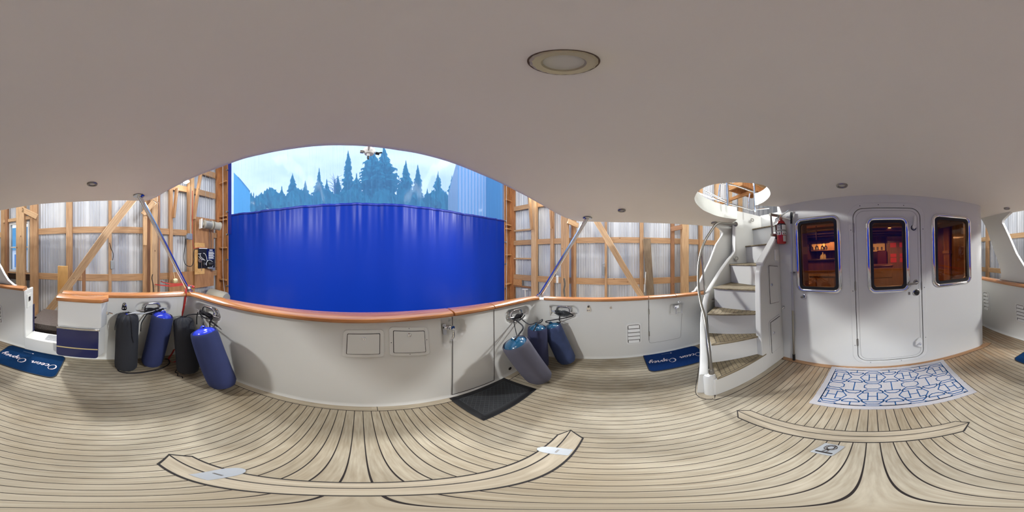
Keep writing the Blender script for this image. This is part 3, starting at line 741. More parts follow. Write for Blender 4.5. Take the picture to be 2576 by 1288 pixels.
# ================================================================ THE STAIRS
ST = empty('curved_stairs', (1.35, -1.1, 0), 'white moulded curved stairs with teak treads climbing through the round overhead opening', 'stairs')
RL = [((1.03, -.69), (1.03, -1.27)), ((1.25, -.79), (1.045, -1.28)), ((1.47, -.905), (1.06, -1.30)), ((1.62, -1.10), (1.07, -1.335)), ((1.76, -1.49), (1.075, -1.47)), ((1.78, -1.84), (1.02, -1.80)), ((1.78, -2.02), (1.02, -2.0)), ((1.78, -2.24), (1.02, -2.24))]
ZT_ = [.245, .495, .745, .995, 1.255, 1.52, 1.81]
for i in range(7):
    a, b_ = RL[i], RL[i + 1]; z = ZT_[i]; z0 = 0 if i < 5 else ZT_[i - 1] - .25
    poly = [a[0], a[1], b_[1], b_[0]]
    if i == 0: poly = [(1.25, -.79), (1.10, -.655), (1.045, -.63), (1.015, -.66), (1.012, -.85), (1.012, -1.27), (1.045, -1.28)]
    mb = prism(poly, z0 + (0 if i < 5 else .0), z - .012)
    mb.build('riser', M['gel'], ST, bevel=.004)
    # tread: teak margin with planks let in
    nl = [a[0], a[1], (b_[1][0], b_[1][1]), (b_[0][0], b_[0][1])]
    cx = sum(p[0] for p in nl) / 4; cy = sum(p[1] for p in nl) / 4
    ex = (a[1][0] - a[0][0], a[1][1] - a[0][1]); l_ = math.hypot(*ex); nx, ny = ex[1] / l_, -ex[0] / l_
    if (nx * (cx - a[0][0]) + ny * (cy - a[0][1])) > 0: nx, ny = -nx, -ny
    f0 = Vector((a[0][0] + nx * .022, a[0][1] + ny * .022, 0)); f1 = Vector((a[1][0] + nx * .022, a[1][1] + ny * .022, 0)); b1 = Vector((b_[1][0] - nx * .03, b_[1][1] - ny * .03, 0)); b0 = Vector((b_[0][0] - nx * .03, b_[0][1] - ny * .03, 0))
    if i == 0: f0 = Vector((1.002, -.672, 0))
    if i in (4, 5, 6): pass
    tr_ = prism([f0, f1, b1, b0], z - .012, z + .006).build('tread', M['tread'], ST, bevel=.005)
    q = MB(); quad = [f0, f1, b1, b0]; cc = sum(quad, Vector()) / 4
    inn = []
    for k in range(4):
        p = quad[k]; inn.append(p + (cc - p).normalized() * (.055 if k in (0, 3) else .09))
    def seg_(p, r_, wdt=.004):
        d = (r_ - p).normalized(); n = Vector((-d.y, d.x, 0)) * wdt / 2
        q.add([(p + n).to_tuple()[:2] + (z + .0066,), (p - n).to_tuple()[:2] + (z + .0066,), (r_ - n).to_tuple()[:2] + (z + .0066,), (r_ + n).to_tuple()[:2] + (z + .0066,)], [(0, 1, 2, 3)])
    for k in range(4): seg_(inn[k], inn[(k + 1) % 4])
    seg_(quad[0] + (cc - quad[0]) * .04, inn[0]); seg_(quad[3] + (cc - quad[3]) * .04, inn[3])
    for k in range(1, 10): seg_(inn[0].lerp(inn[1], k / 10), inn[3].lerp(inn[2], k / 10), .003)
    q.build('tread_caulking', M['gap'], tr_, weld=False)
    del q
prism([(1.78, -2.24), (1.02, -2.24), (1.02, -2.27), (1.78, -2.27)], 1.56, 2.08).build('riser', M['gel'], ST)
# outboard wing wall, its top rising with the stairs
W_ = [(1.075, -.64, .275), (1.17, -.70, .34), (1.27, -.765, .43), (1.39, -.835, .54), (1.50, -.905, .66), (1.60, -.99, .82), (1.67, -1.08, .95), (1.72, -1.20, 1.06), (1.75, -1.33, 1.19), (1.77, -1.48, 1.33), (1.775, -1.60, 1.45), (1.776, -1.63, 1.86), (1.778, -1.66, 2.07), (1.78, -1.9, 2.07), (1.78, -2.26, 2.07)]
P = smooth_path([(a, b_, 0) for a, b_, c in W_[:11]], 5) + [Vector((a, b_, 0)) for a, b_, c in W_[11:]]
Zs = []
for i in range(10): Zs += [W_[i][2] + (W_[i + 1][2] - W_[i][2]) * k / 5 for k in range(5)]
Zs += [W_[10][2]] + [w_[2] for w_ in W_[11:]]
rows = []
for i, p in enumerate(P):
    a = P[max(i - 1, 0)]; b_ = P[min(i + 1, len(P) - 1)]; d = (b_ - a).normalized(); n = Vector((d.y, -d.x, 0)); n = n if n.dot(Vector((1, .6, 0))) > 0 else -n
    ww = .065; z = Zs[i]
    rows.append([(p.x, p.y, 0), (p.x, p.y, z - .01), (p.x + n.x * .01, p.y + n.y * .01, z), (p.x + n.x * (ww - .01), p.y + n.y * (ww - .01), z), (p.x + n.x * ww, p.y + n.y * ww, z - .01), (p.x + n.x * (ww + .03), p.y + n.y * (ww + .03), 0)])
m_ = MB().loft(rows); m_.add(rows[0], [list(range(6))]); m_.add(rows[-1], [list(range(6))])
# rounded newel foot
m_.lathe([(.052, 0), (.05, .25), (.04, .27), (0, .275)], (1.075, -.652, 0), (0, 0, 1), 24)
m_.build('stringer', M['gel'], ST, sharp=45)
# inboard locker panel
def px_(a, c_, t_): return (t_, a, c_)
b = MB(); b.plate([(-1.215, 0), (-1.205, .60), (-1.225, 1.18), (-1.25, 1.25), (-1.50, 1.50), (-1.598, 1.60), (-1.598, 0)], [], px_, 1.01, 1.08); b.build('locker_panel', M['gel'], ST, bevel=.012)
b = MB(); b.plate([(-1.268, 1.24), (-1.50, 1.475), (-1.597, 1.565), (-1.597, 1.64), (-1.50, 1.535), (-1.255, 1.285)], [], px_, .998, 1.092); b.build('panel_cap', M['gel'], ST, bevel=.014)
MB().box((1.0, -2.26, 0), (1.02, -1.60, 2.06)).build('side_wall', M['gel'], ST)
sX = lambda s, z, off=0: Vector((1.01 - off, s, z))
locker('stair_locker', sX, -1.535, -1.362, .82, 1.235, .02, (-1.40, 1.045), 'upper white locker door in the side of the stairs, with a round chrome latch', fr=.012)
locker('stair_locker', sX, -1.538, -1.352, .225, .645, -.02, (-1.40, .475), 'lower white locker door in the side of the stairs, nearest the deck', fr=.02)
t = empty('wall_switch', (1.0, -1.50, 1.35), 'white ribbed switch cover on the stair side, under the fire extinguisher', 'switch')
MB().box((.988, -1.535, 1.30), (1.01, -1.475, 1.42)).build('switch_cover', M['white'], t, bevel=.006)
MB().box((.984, -1.512, 1.315), (.989, -1.492, 1.40)).build('switch_rocker', M['lip'], t, bevel=.002)
# handrail
hr = [rp(1790, 938, 1.235), rp(1786, 905, 1.27), rp(1781, 865, 1.33), rp(1777, 825, 1.42), rp(1772, 795, 1.52), rp(1763, 762, 1.66), rp(1757, 722, 1.78), rp(1757, 676, 1.88), rp(1762, 640, 1.94), rp(1773, 607, 1.99), rp(1787, 584, 2.04), rp(1799, 567, 2.08), rp(1807, 561.5, 2.11), rp(1818, 561.5, 2.16), rp(1851, 564, 2.40)]
t = empty('handrail', tuple(hr[0]), 'curved polished steel handrail sweeping up the left side of the white stairs', 'handrail')
MB().tube(smooth_path(hr, 6), .0155, 14).build('rail_tube', M['brushed'], t)
MB().lathe([(0, .05), (.021, .05), (.023, .04), (.023, 0)], hr[0] - Vector((0, 0, .012)), hr[1] - hr[0]).build('rail_foot', M['brushed'], t)
e_ = hr[-1]; MB().lathe([(0, -.004), (.034, -.004), (.036, 0), (.034, .006), (0, .006)], e_, (hr[-1] - hr[-2])).build('rail_flange', M['brushed'], t)
p_ = rp(1774, 752, 2.0); q_ = rp(1765, 628, 1.955)
MB().tube([p_, p_.lerp(q_, .5), q_], .0135, 12).build('rail_post', M['steel'], t)
MB().lathe([(0, .07), (.019, .07), (.02, 0), (0, -.02)], p_ - Vector((0, 0, .02)), q_ - p_).build('post_foot', M['brushed'], t)
# courtesy lights
def steplight(p, nrm, label):
    t = empty('step_light', tuple(p), label, 'light', 'courtesy lights in the stair side')
    R_ = basis(nrm); 
    def f(a, c_, tt): return p + R_ @ Vector((tt, a, c_))
    b = MB(); b.plate(rrect(-.037, .037, -.028, .028, .026), [rrect(-.022, .022, -.015, .015, .014)], f, 0, .007); b.build('bezel', M['brushed'], t, bevel=.002)
    b = MB(); b.plate(rrect(-.022, .022, -.015, .015, .014), [], f, 0, .004); b.build('lens', M['lens'], t)
steplight(rp(1792, 757, 2.02), (-.85, .3, 0), 'lowest oval courtesy light, just above the third teak tread')
steplight(rp(1852, 650, 2.37), (-1, 0, 0), 'middle oval courtesy light in the stair side, above the fifth tread')
steplight(rp(1892, 553.5, 2.60), (-1, 0, 0), 'topmost oval courtesy light in the stair side, near the upper steps')
# grab handle beside the extinguisher
t = empty('grab_handle', tuple(rp(1941, 565, 1.80)), 'short vertical steel grab handle with thick round ends beside the fire extinguisher', 'handle')
a_, b_ = rp(1939, 540, 1.80), rp(1943, 591, 1.80)
MB().tube([a_, b_], .011).build('grip', M['brushed'], t)
for q_ in (a_, b_):
    w_ = Vector((.985, -1.60, q_.z - .003)); MB().tube([q_ - (w_ - q_).normalized() * .012, w_], .018).build('standoff', M['brushed'], t)

# ---------------------------------------------------------------- wings under the overhead
def wing(nm, X0, X1, poly, label):
    b = MB(); b.plate(poly, [], lambda a, c_, t_: (t_, a, c_), X0, X1)
    o = b.build(nm, M['gel'], bevel=.014); return tag(o, label, 'wing panel')
A_ = [(-1.03, .905), (-1.065, .91), (-1.145, .96), (-1.21, 1.04), (-1.271, 1.133), (-1.405, 1.30), (-1.52, 1.511), (-1.63, 1.70), (-1.665, 1.755), (-1.655, 1.79), (-1.593, 1.83), (-1.50, 1.885), (-1.50, 1.94)]
F_ = [(-2.2, 1.94), (-2.08, 1.80), (-1.995, 1.667), (-1.939, 1.534), (-1.86, 1.38), (-1.78, 1.22), (-1.71, 1.07), (-1.685, .97), (-1.70, .93), (-1.73, .905)]
wing('wing_panel', -1.765, -1.715, A_ + F_, 'white curved wing panel joining starboard rail and overhead, ahead of the open gate')
wing('wing_panel', 1.925, 1.975, [(-.96, .905), (-1.0, .915), (-1.05, .97), (-1.10, 1.06), (-1.264, 1.322), (-1.378, 1.552), (-1.50, 1.70), (-1.51, 1.73), (-1.45, 1.80), (-1.36, 1.84), (-1.36, 1.88), (-2.7, 1.88), (-2.2, .905)], 'white curved wing panel joining port rail and overhead, behind the stairs')

# ---------------------------------------------------------------- poles under the overhead
def pole(a, b_, label):
    t = empty('support_pole', tuple(b_), label, 'pole', 'raked poles under the overhead'); d = (b_ - a).normalized()
    MB().tube([a, b_], .0225, 20).build('pole_tube', M['chrome'], t)
    MB().lathe([(0, -.012), (.05, -.012), (.055, -.004), (.05, 0), (0, 0)], (a.x, a.y, ceilz(a.x) - .001)).build('top_flange', M['steel'], t)
    MB().lathe([(.05, 0), (.05, .008), (.032, .014), (.028, .03), (0, .03)], b_).build('foot_flange', M['chrome'], t)
    return t
pa = cp(349, 492); pole(pa, Vector((-1.635, .955, .905)), 'polished raked pole rising from the starboard stern corner, tied with red strap')
pb = cp(1478, 548); pole(pb, Vector((1.885, .955, .905)), 'polished raked pole rising from the port stern corner above the grey fenders')

# ---------------------------------------------------------------- overhead lights
def downlight(px, py, r, label, big=False):
    c = cp(px, py); t = empty('downlight', tuple(c), label, 'light', 'round lights in the overhead')
    prof = [(r * .60, -.002), (r * .66, -.012), (r * .9, -.014), (r * .98, -.008), (r, .001)]
    md = (lambda th, k, h: 1 + (.015 * math.cos(18 * th) if k in (2, 3) else 0)) if big else None
    MB().lathe(prof, c, (0, 0, 1), 72, mod=md).build('bezel', M['brass'] if big else M['brushed'], t)
    if big: MB().lathe([(r * .98, -.002), (r * 1.04, -.003), (r * 1.05, .001)], c, (0, 0, 1), 48).build('bezel_rim', M['trimbrown'], t)
    MB().lathe([(0, -.004), (r * .4, -.004), (r * .62, -.002)], c, (0, 0, 1), 32).build('lens', M['lens'], t)
M['trimbrown'] = mat('brown_sealant', (110, 92, 84), .6)
downlight(1418, 157, .05, 'largest cream ringed light almost straight overhead', True)
downlight(232, 462, .043, 'round light over the starboard rail, near the raked pole')
downlight(1564, 529, .042, 'round light over the port rail between pole and stair opening')
downlight(2118, 466, .047, 'round light in the overhead just above the house door')
downlight(2533, 524, .042, 'round light over the starboard side passage, beside the wing panel')
downlight(1797, 560.5, .05, 'round light half hidden behind the bend of the stair handrail')

# ---------------------------------------------------------------- teak borders on the sole
def flat(name, poly, z0, z1, m, **k): return struct(prism(poly, z0, z1).build(name, m, **k))
flat('trim_5', [(.694, -.575), (.765, -.635), (.705, -.692), (-.362, -.692), (-.42, -.642), (-.345, -.575)], .0, .0012, M['gap'])
flat('trim_6', [(.692, -.583), (.75, -.631), (-.405, -.638), (-.34, -.583)], .001, .0024, M['border'])
flat('trim_7', [(.75, -.637), (.70, -.685), (-.36, -.685), (-.405, -.644)], .001, .0024, M['border'])
flat('trim_8', [(-.345, .158), (-.418, .222), (-.37, .278), (.705, .278), (.777, .236), (.70, .158)], .0, .0012, M['gap'])
flat('trim_9', [(-.34, .166), (-.402, .217), (.762, .231), (.695, .166)], .001, .0024, M['border'])
flat('trim_10', [(-.405, .223), (-.362, .27), (.70, .27), (.762, .237)], .001, .0024, M['border'])
ab = interp(smooth_path([(a, b_, 0) for a, b_ in AFT_B[1:-1]], 6), 80)
def ring(P_, w0, w1, z, m, nm, i0=0, i1=None):
    rows = []
    for i in range(i0, i1 if i1 else len(P_)):
        n = out_n(P_, i); rows.append([P_[i] - n * w0 + Vector((0, 0, z)), P_[i] - n * w1 + Vector((0, 0, z)), P_[i] - n * w1, P_[i] - n * w0])
    return struct(MB().loft(rows, True, sm=False).build(nm, m))
ring(ab, -.02, .068, .0012, M['gap'], 'trim_11'); ring(ab, -.02, .063, .0024, M['border'], 'trim_12', 0, 41); ring(ab, -.02, .063, .0024, M['border'], 'trim_13', 42, 80) if False else None
struct(MB().box((.15, 1.0, .0022), (.154, 1.08, .0028)).build('trim_14', M['gap']))
ring(ab, -.02, .063, .0024, M['border'], 'trim_13', 40, 80)
# house front margin, browner teak
flat('trim_15', [(-1.36, -1.62), (-1.40, -1.56), (-1.30, -1.535), (1.0, -1.535), (1.0, -1.62)], 0, .0012, M['gap'])
flat('trim_16', [(-1.36, -1.62), (-1.40, -1.565), (-1.30, -1.54), (.99, -1.54), (1.01, -1.57), (1.0, -1.62)], .001, .0024, M['brownborder'])
nw = [(1.01, -1.53), (1.01, -.72), (1.02, -.655), (1.05, -.605), (1.10, -.60), (1.20, -.655), (1.36, -.76), (1.50, -.85)]
nwp = interp(smooth_path([(a, b_, 0) for a, b_ in nw], 6), 60)
rows = []
for i in range(60):
    a = nwp[max(i - 1, 0)]; b_ = nwp[min(i + 1, 59)]; d = (b_ - a).normalized(); n = Vector((-d.y, d.x, 0)); rows.append((nwp[i], n))
for nm, w_, z, m in (('trim_17', .058, .0012, M['gap']), ('trim_18', .052, .0024, M['bordery'])):
    struct(MB().loft([[p - n * .02 + Vector((0, 0, z)), p + n * w_ + Vector((0, 0, z)), p + n * w_, p - n * .02] for p, n in rows], True, sm=False).build(nm, m))
# hinge plates and lifting ring let into the teak
def hinge_plate(cx, cy, label):
    t = empty('hatch_hinge', (cx, cy, .002), label, 'hinge', 'satin hinges in the teak hatch border')
    pl = [(cx - .03, cy - .055), (cx + .03, cy - .055), (cx + .032, cy + .01)] + [(cx + .032 * math.cos(a), cy + .01 + .055 * math.sin(a)) for a in [k * PI / 12 for k in range(1, 12)]] + [(cx - .032, cy + .01)]
    prism(pl, .002, .0045).build('hinge_leaf', M['plate'], t)
    MB().tube([(cx - .014, cy - .008, .004), (cx + .014, cy - .008, .004)], .0035).build('hinge_knuckle', M['brushed'], t)
hinge_plate(.545, .225, 'satin metal hinge plate let into the hatch border toward the port side')
hinge_plate(-.20, .240, 'satin metal hinge plate let into the hatch border toward starboard')
t = empty('lifting_ring', (.185, -.495, .002), 'square flush lifting ring plate set in the teak planks in front of the rug', 'handle')
R_ = Matrix.Rotation(math.radians(-14), 3, 'Z'); c0 = Vector((.185, -.495, 0))
def pr(a, c_, t_): q = R_ @ Vector((a, c_, 0)); return (c0.x + q.x, c0.y + q.y, t_)
b = MB(); b.plate(rrect(-.04, .04, -.05, .05, .006), [], pr, .002, .005); b.build('ring_plate', M['plate'], t)
b = MB(); b.plate(rrect(-.03, .03, -.002, .012, .004) if False else rrect(-.032, .032, .026, .036, .004), [], pr, .005, .0056); b.plate(ellipse(0, -.018, .024, .026, 20), [ellipse(0, -.018, .011, .013, 20)], pr, .005, .0056); b.build('ring_slot', M['gap'], t)
b = MB(); b.tube([pr(-.008, .028, .0065), pr(-.006, .005, .0065), pr(-.018, -.012, .0065), pr(-.016, -.030, .0065), pr(0, -.038, .0065), pr(.016, -.030, .0065), pr(.018, -.012, .0065), pr(.006, .005, .0065), pr(.008, .028, .0065)], .004); b.build('pull_ring', M['chrome'], t)

# ---------------------------------------------------------------- mats and rug
GLY = {
 'O': (1.0, [[(.72, .98), (.45, 1.0), (.18, .78), (.1, .42), (.28, .08), (.55, .02), (.85, .25), (.92, .65), (.72, .95), (.5, .98), (.42, .88)]]),
 'c': (.52, [[(.42, .38), (.3, .46), (.1, .3), (.1, .1), (.25, 0), (.52, .12)]]),
 'e': (.5, [[(.0, .12), (.3, .22), (.38, .38), (.24, .45), (.1, .28), (.12, .06), (.28, 0), (.5, .12)]]),
 'a': (.58, [[(.42, .4), (.24, .45), (.08, .25), (.12, .03), (.3, .05), (.42, .25), (.46, .42), (.4, .1), (.46, 0), (.58, .12)]]),
 'n': (.66, [[(0, .12), (.12, .42), (.12, .0), (.28, .36), (.4, .4), (.44, .1), (.5, 0), (.66, .12)]]),
 's': (.46, [[(0, .12), (.26, .46), (.34, .2), (.26, 0), (.08, .04)], [(.26, 0), (.46, .12)]]),
 'p': (.6, [[(0, .12), (.14, .44), (.06, -.42)], [(.1, .2), (.3, .44), (.46, .28), (.36, .04), (.16, .04)], [(.36, .04), (.6, .12)]]),
 'r': (.5, [[(0, .12), (.12, .46), (.2, .38), (.34, .38), (.3, .08), (.36, 0), (.5, .12)]]),
 'y': (.62, [[(0, .12), (.1, .42), (.12, .1), (.24, .02), (.38, .2), (.46, .42), (.34, -.2), (.14, -.44), (.02, -.3), (.3, -.06), (.62, .12)]]),
 ' ': (.55, [])}
def script_text(mb, txt, fn, size, z, mi=0, part=(0, 99)):
    X = 0; tot = sum(GLY[c][0] for c in txt) * size
    for ci, c in enumerate(txt):
        wd, strokes = GLY[c]
        if not part[0] <= ci < part[1]: strokes = []
        for st in strokes:
            pts = smooth_path([((X + p[0] + .12 * p[1]) * size - tot / 2, p[1] * size, 0) for p in st], 5); rows = []
            for i, p in enumerate(pts):
                d = (pts[min(i + 1, len(pts) - 1)] - pts[max(i - 1, 0)]); d.normalize()
                n = Vector((-d.y, d.x, 0)); wdt = size * (.035 + .045 * max(0, -d.y if abs(d.y) > 0 else 0)) 
                rows.append([fn(p.x + n.x * wdt, p.y + n.y * wdt, z), fn(p.x - n.x * wdt, p.y - n.y * wdt, z)])
            mb.loft(rows, mi=mi, sm=False)
        X += wd
    return mb
def boarding_mat(cx, cy, right, m, label, clip=None):
    r_ = Vector(right); up = Vector((-r_.y, r_.x, 0)); c = Vector((cx, cy, 0))
    def fn(a, c_, t_): q = c + r_ * a + up * c_; return (q.x, q.y, t_)
    t = empty('boarding_mat', (cx, cy, 0), label, 'mat', 'navy mats with cream lettering')
    b = MB(); b.plate(rrect(-.36, .36, -.215, .215, .06), [], fn, .0005, .008); b.build('carpet', m, t, bevel=.002)
    b = MB(); b.plate(rrect(-.363, .363, -.218, .218, .062), [rrect(-.355, .355, -.21, .21, .056)], fn, .0004, .0086); b.build('binding', M['rubber'], t)
    for pt in ((0, 5), (6, 12)): b = MB(); script_text(b, 'Ocean Osprey', lambda a, c_, tt: fn(a, c_ - .01, tt), .088, .0089, part=pt); b.build('lettering', M['thread'], t, weld=False)
    b = MB()
    for i in range(9): x0 = .03 + i * .012; b.add([fn(x0, -.155, .0088), fn(x0 + .008, -.155, .0088), fn(x0 + .009, -.146, .0088), fn(x0 + .002, -.147, .0088)], [(0, 1, 2, 3)])
    b.build('small_print', M['ink2'], t, weld=False)
    b = MB(); b.plate(ellipse(.012, -.150, .011, .007, 14), [], fn, .0085, .009); b.build('small_mark', M['thread'], t)
M['ink2'] = mat('grey_thread', (104, 120, 140), .8)
boarding_mat(-1.50, -.745, (0, -1, 0), M['matnavy'], 'navy mat with cream script name on the teak before the open starboard gate')
boarding_mat(1.83, -.665, (0, 1, 0), M['matnavy2'], 'navy mat with cream script name beside the foot of the stairs')
# black rubber mat
C4 = [Vector((.650, 1.020, 0)), Vector((1.216, .995, 0)), Vector((1.204, .640, 0)), Vector((.640, .655, 0))]
def bil(C, s, t_): return (C[0].lerp(C[1], s)).lerp(C[3].lerp(C[2], s), t_)
t = empty('rubber_mat', (.93, .83, 0), 'black rubber mat with diamond ribs lying before the stern door', 'mat')
def fr_(a, c_, z): q = bil(C4, a, c_); return (q.x, q.y, z)
b = MB(); b.plate([(0, 0), (1, 0), (1, 1), (0, 1)], [], fr_, .0005, .006); b.build('mat_base', M['rubber'], t)
b = MB(); 
for i in range(116):
    s = i / 116
    for u0, u1 in ((0.01, .12), (.88, .99)): b.add([fr_(s, u0, .0062), fr_(s + .004, u0, .0062), fr_(s + .004, u1, .0085), fr_(s, u1, .0085)], [(0, 1, 2, 3)])
for i in range(74):
    s = .0 + i / 74
    for u0, u1 in ((0.01, .075), (.925, .99)): b.add([fr_(u0, s, .0062), fr_(u0, s + .006, .0062), fr_(u1, s + .006, .0085), fr_(u1, s, .0085)], [(0, 1, 2, 3)])
b.build('mat_edge_ribs', M['black'], t, weld=False)
b = MB()
def rib(p, q):
    d = Vector((q[0] - p[0], (q[1] - p[1]), 0)); n = Vector((-d.y, d.x, 0)).normalized() * .0035
    b.add([fr_(p[0] + n.x, p[1] + n.y * 1.6, .010), fr_(p[0] - n.x, p[1] - n.y * 1.6, .010), fr_(q[0] - n.x, q[1] - n.y * 1.6, .010), fr_(q[0] + n.x, q[1] + n.y * 1.6, .010)], [(0, 1, 2, 3)])
x0, x1, y0, y1 = .09, .91, .15, .85
for k in range(-12, 24):
    for sgn in (1, -1):
        # lines y = y0 + sgn*(x - xk)*1.5
        xs = x0 + k * .075; pts = []
        for yy in (y0, y1): 
            xx = xs + (yy - y0) / 1.5 * sgn; pts.append((xx, yy))
        (ax_, ay_), (bx_, by_) = pts
        if ax_ > bx_: ax_, ay_, bx_, by_ = bx_, by_, ax_, ay_
        if bx_ <= x0 or ax_ >= x1: continue
        if ax_ < x0: ay_ += (by_ - ay_) * (x0 - ax_) / (bx_ - ax_); ax_ = x0
        if bx_ > x1: by_ = ay_ + (by_ - ay_) * (x1 - ax_) / (bx_ - ax_); bx_ = x1
        rib((ax_, ay_), (bx_, by_))
for p, q in (((x0, y0), (x1, y0)), ((x1, y0), (x1, y1)), ((x1, y1), (x0, y1)), ((x0, y1), (x0, y0))): rib(p, q)
b.build('mat_ribs', M['ribgrey'], t, weld=False) if 'ribgrey' in M else b.build('mat_ribs', mat('worn_rubber', (64, 67, 70), .7), t, weld=False)
# rug with trellis pattern
C5 = [Vector((.440, -1.570, 0)), Vector((-.700, -1.556, 0)), Vector((-.670, -.916, 0)), Vector((.440, -.950, 0))]
def fg(a, c_, z): q = bil(C5, a, c_); return (q.x, q.y, z)
b = MB(); ed = [(i / 60, 0) for i in range(60)] + [(1, i / 34) for i in range(34)] + [(1 - i / 60, 1) for i in range(60)] + [(0, 1 - i / 34) for i in range(34)]
rnd = random.Random(3); ed = [(a + rnd.uniform(-.0025, .0025), c_ + rnd.uniform(-.004, .004)) for a, c_ in ed]
b.plate(ed, [], fg, .0005, .006)
def ln(pts, wd=.0043):
    P_ = [(p[0], p[1]) for p in pts]; W5, H5 = 1.13, .63
    for p, q in zip(P_, P_[1:]):
        # clip to the printed field
        def cl(a, lo, hi): return max(lo, min(hi, a))
        p = (cl(p[0], .045, .955), cl(p[1], .07, .93)); q = (cl(q[0], .045, .955), cl(q[1], .07, .93))
        d = Vector(((q[0] - p[0]) * W5, (q[1] - p[1]) * H5, 0))
        if d.length < 1e-4: continue
        n = Vector((-d.y, d.x, 0)).normalized() * wd; e = d.normalized() * wd * .8
        A = [((p[0] - e.x / W5 + n.x / W5), (p[1] - e.y / H5 + n.y / H5)), ((p[0] - e.x / W5 - n.x / W5), (p[1] - e.y / H5 - n.y / H5)), ((q[0] + e.x / W5 - n.x / W5), (q[1] + e.y / H5 - n.y / H5)), ((q[0] + e.x / W5 + n.x / W5), (q[1] + e.y / H5 + n.y / H5))]
        b.add([fg(a, c_, .0064) for a, c_ in A], [(0, 1, 2, 3)], 1)
ln([(.045, .07), (.955, .07)], .003); ln([(.955, .07), (.955, .93)], .003); ln([(.955, .93), (.045, .93)], .003); ln([(.045, .93), (.045, .07)], .003)
DX, DY = .262, .46
def motif(cx, cy):
    def m(a, c_): return (cx + a * DX * .80, cy + c_ * DY)
    hx = [(-.46, 0), (-.30, -.20), (-.30, -.25), (-.16, -.36), (.16, -.36), (.30, -.25), (.30, -.20), (.46, 0), (.30, .20), (.30, .25), (.16, .36), (-.16, .36), (-.30, .25), (-.30, .20), (-.46, 0)]
    ln([m(*p) for p in hx])
    ln([m(-.14, -.17), m(-.30, -.15)]); ln([m(-.14, -.17), m(-.14, .17)]); ln([m(-.14, .17), m(-.30, .15)])
    ln([m(.14, -.17), m(.30, -.15)]); ln([m(.14, -.17), m(.14, .17)]); ln([m(.14, .17), m(.30, .15)]); ln([m(-.14, 0), m(.14, 0)])
    ln([m(-.27, -.26), m(.27, -.26)]); ln([m(-.27, .26), m(.27, .26)])
    # linking squares above and below
    ln([m(-.20, .40), m(-.28, .44), m(-.28, .56), m(-.20, .60)]); ln([m(.20, .40), m(.28, .44), m(.28, .56), m(.20, .60)])
def link(cx, cy):
    def m(a, c_): return (cx + a * DX, cy + c_ * DY)
    ln([m(0, -.22), m(0, .22)]); 
    for s in (-1, 1): ln([m(-.20, s * .22), m(.20, s * .22)]); ln([m(-.20, s * .22), m(-.17, s * .30), m(-.08, s * .36), m(.08, s * .36), m(.17, s * .30), m(.20, s * .22)])
    for s in (-1, 1): ln([m(-.26, s * .30), m(-.20, s * .26)]); ln([m(.26, s * .30), m(.20, s * .26)])
for i in range(-1, 5):
    for j in range(3):
        cx = .10 + i * DX + .0; cy = .27 + j * DY
        if .0 < cx < 1.05 and cy < 1: motif(cx, cy)
        lx = cx + DX / 2
        if 0 < lx < 1: link(lx, .27 + (j - .5) * DY)
tag(b.build('patterned_rug', [M['rug'], M['rugblue']], weld=False, loc=(-.12, -1.25, 0)), 'pale grey rug with blue trellis pattern on the teak before the house door', 'rug')
# ================================================================ hawse fittings with horned bars
def hawse(c, n, label, rope=None, ropelabel=None, coil=1.0, seed=1):
    c = Vector(c); n = Vector(n).normalized(); t_ = Vector((0, 0, 1)).cross(n).normalized()
    def W(a, z, d): return c + t_ * a + Vector((0, 0, z)) + n * d
    t = empty('mooring_hawse', tuple(c), label, 'cleat', 'steel hawse fittings in the bulwark recesses')
    st = [(p[0], p[1]) for p in rrect(-.085, .085, -.048, .048, .044, 8)]
    MB().tube([W(a, z + .006, -.012 + .02) for a, z in st], .013, 12, closed=True).build('hawse_ring', M['chrome'], t)
    MB().tube([W(a * 1.13, z * 1.2 + .006, -.025) for a, z in st], .012, 10, closed=True).build('hawse_flange', M['steel'], t)
    b = MB(); b.plate(rrect(-.082, .082, -.045, .045, .042), [], lambda a, z, d: W(a, z + .006, d), -.034, -.028); b.build('hawse_backing', M['brownsteel'], t)
    MB().tube([W(-.155, -.012, .028), W(-.10, -.018, .032), W(0, -.02, .034), W(.10, -.018, .032), W(.155, -.012, .028)], [.006, .0105, .012, .0105, .006], 12).build('horn_bar', M['chrome'], t)
    for s in (-.05, .05): MB().tube([W(s, -.02, .03), W(s, -.03, -.03)], .010).build('horn_post', M['chrome'], t)
    if rope:
        b = MB(); rn = random.Random(seed)
        for k in range(9):
            a0 = rn.uniform(.055, .095) * coil; z0 = -.022 + rn.uniform(-.012, .014); ph = rn.uniform(-.5, .5); pts = []
            for i in range(21):
                th = i / 20 * 2 * PI; pts.append(W(a0 * math.cos(th) + rn.uniform(-.002, .002), z0 + .017 * math.sin(th + ph * .3) + .018 * math.sin(2 * th) * (1 if k % 2 else -1) * .6, .042 + .018 * math.sin(th) + k * .0015))
            b.tube(pts, .0062, 7, closed=False)
        b.tube(smooth_path([W(-.10, -.03, .05), W(-.04, -.055, .055), W(.04, -.058, .055), W(.10, -.03, .05)]), .0065, 7)
        return t, W, b
    return t, W, None
M['brownsteel'] = mat('bronze_mirror', (120, 86, 66), .15, 1)
q = sS(.53, .725); t1, Wa, b = hawse((q.x - .03, .53, .73), (1, 0, 0), 'steel hawse and horned bar in the starboard side recess above the blue upright fender', True, coil=1.0, seed=2)
b.tube(smooth_path([Wa(.10, .01, .045), Wa(.0, -.008, .065), Wa(-.08, -.035, .062), Wa(-.17, -.06, .06)]), .0068, 7, mi=1)
tag(b.build('mooring_line', [M['rope'], M['wrope']], loc=Wa(0, -.02, .05)), 'black line wound round the horned bar above the upright blue fender, white line over it', 'rope')
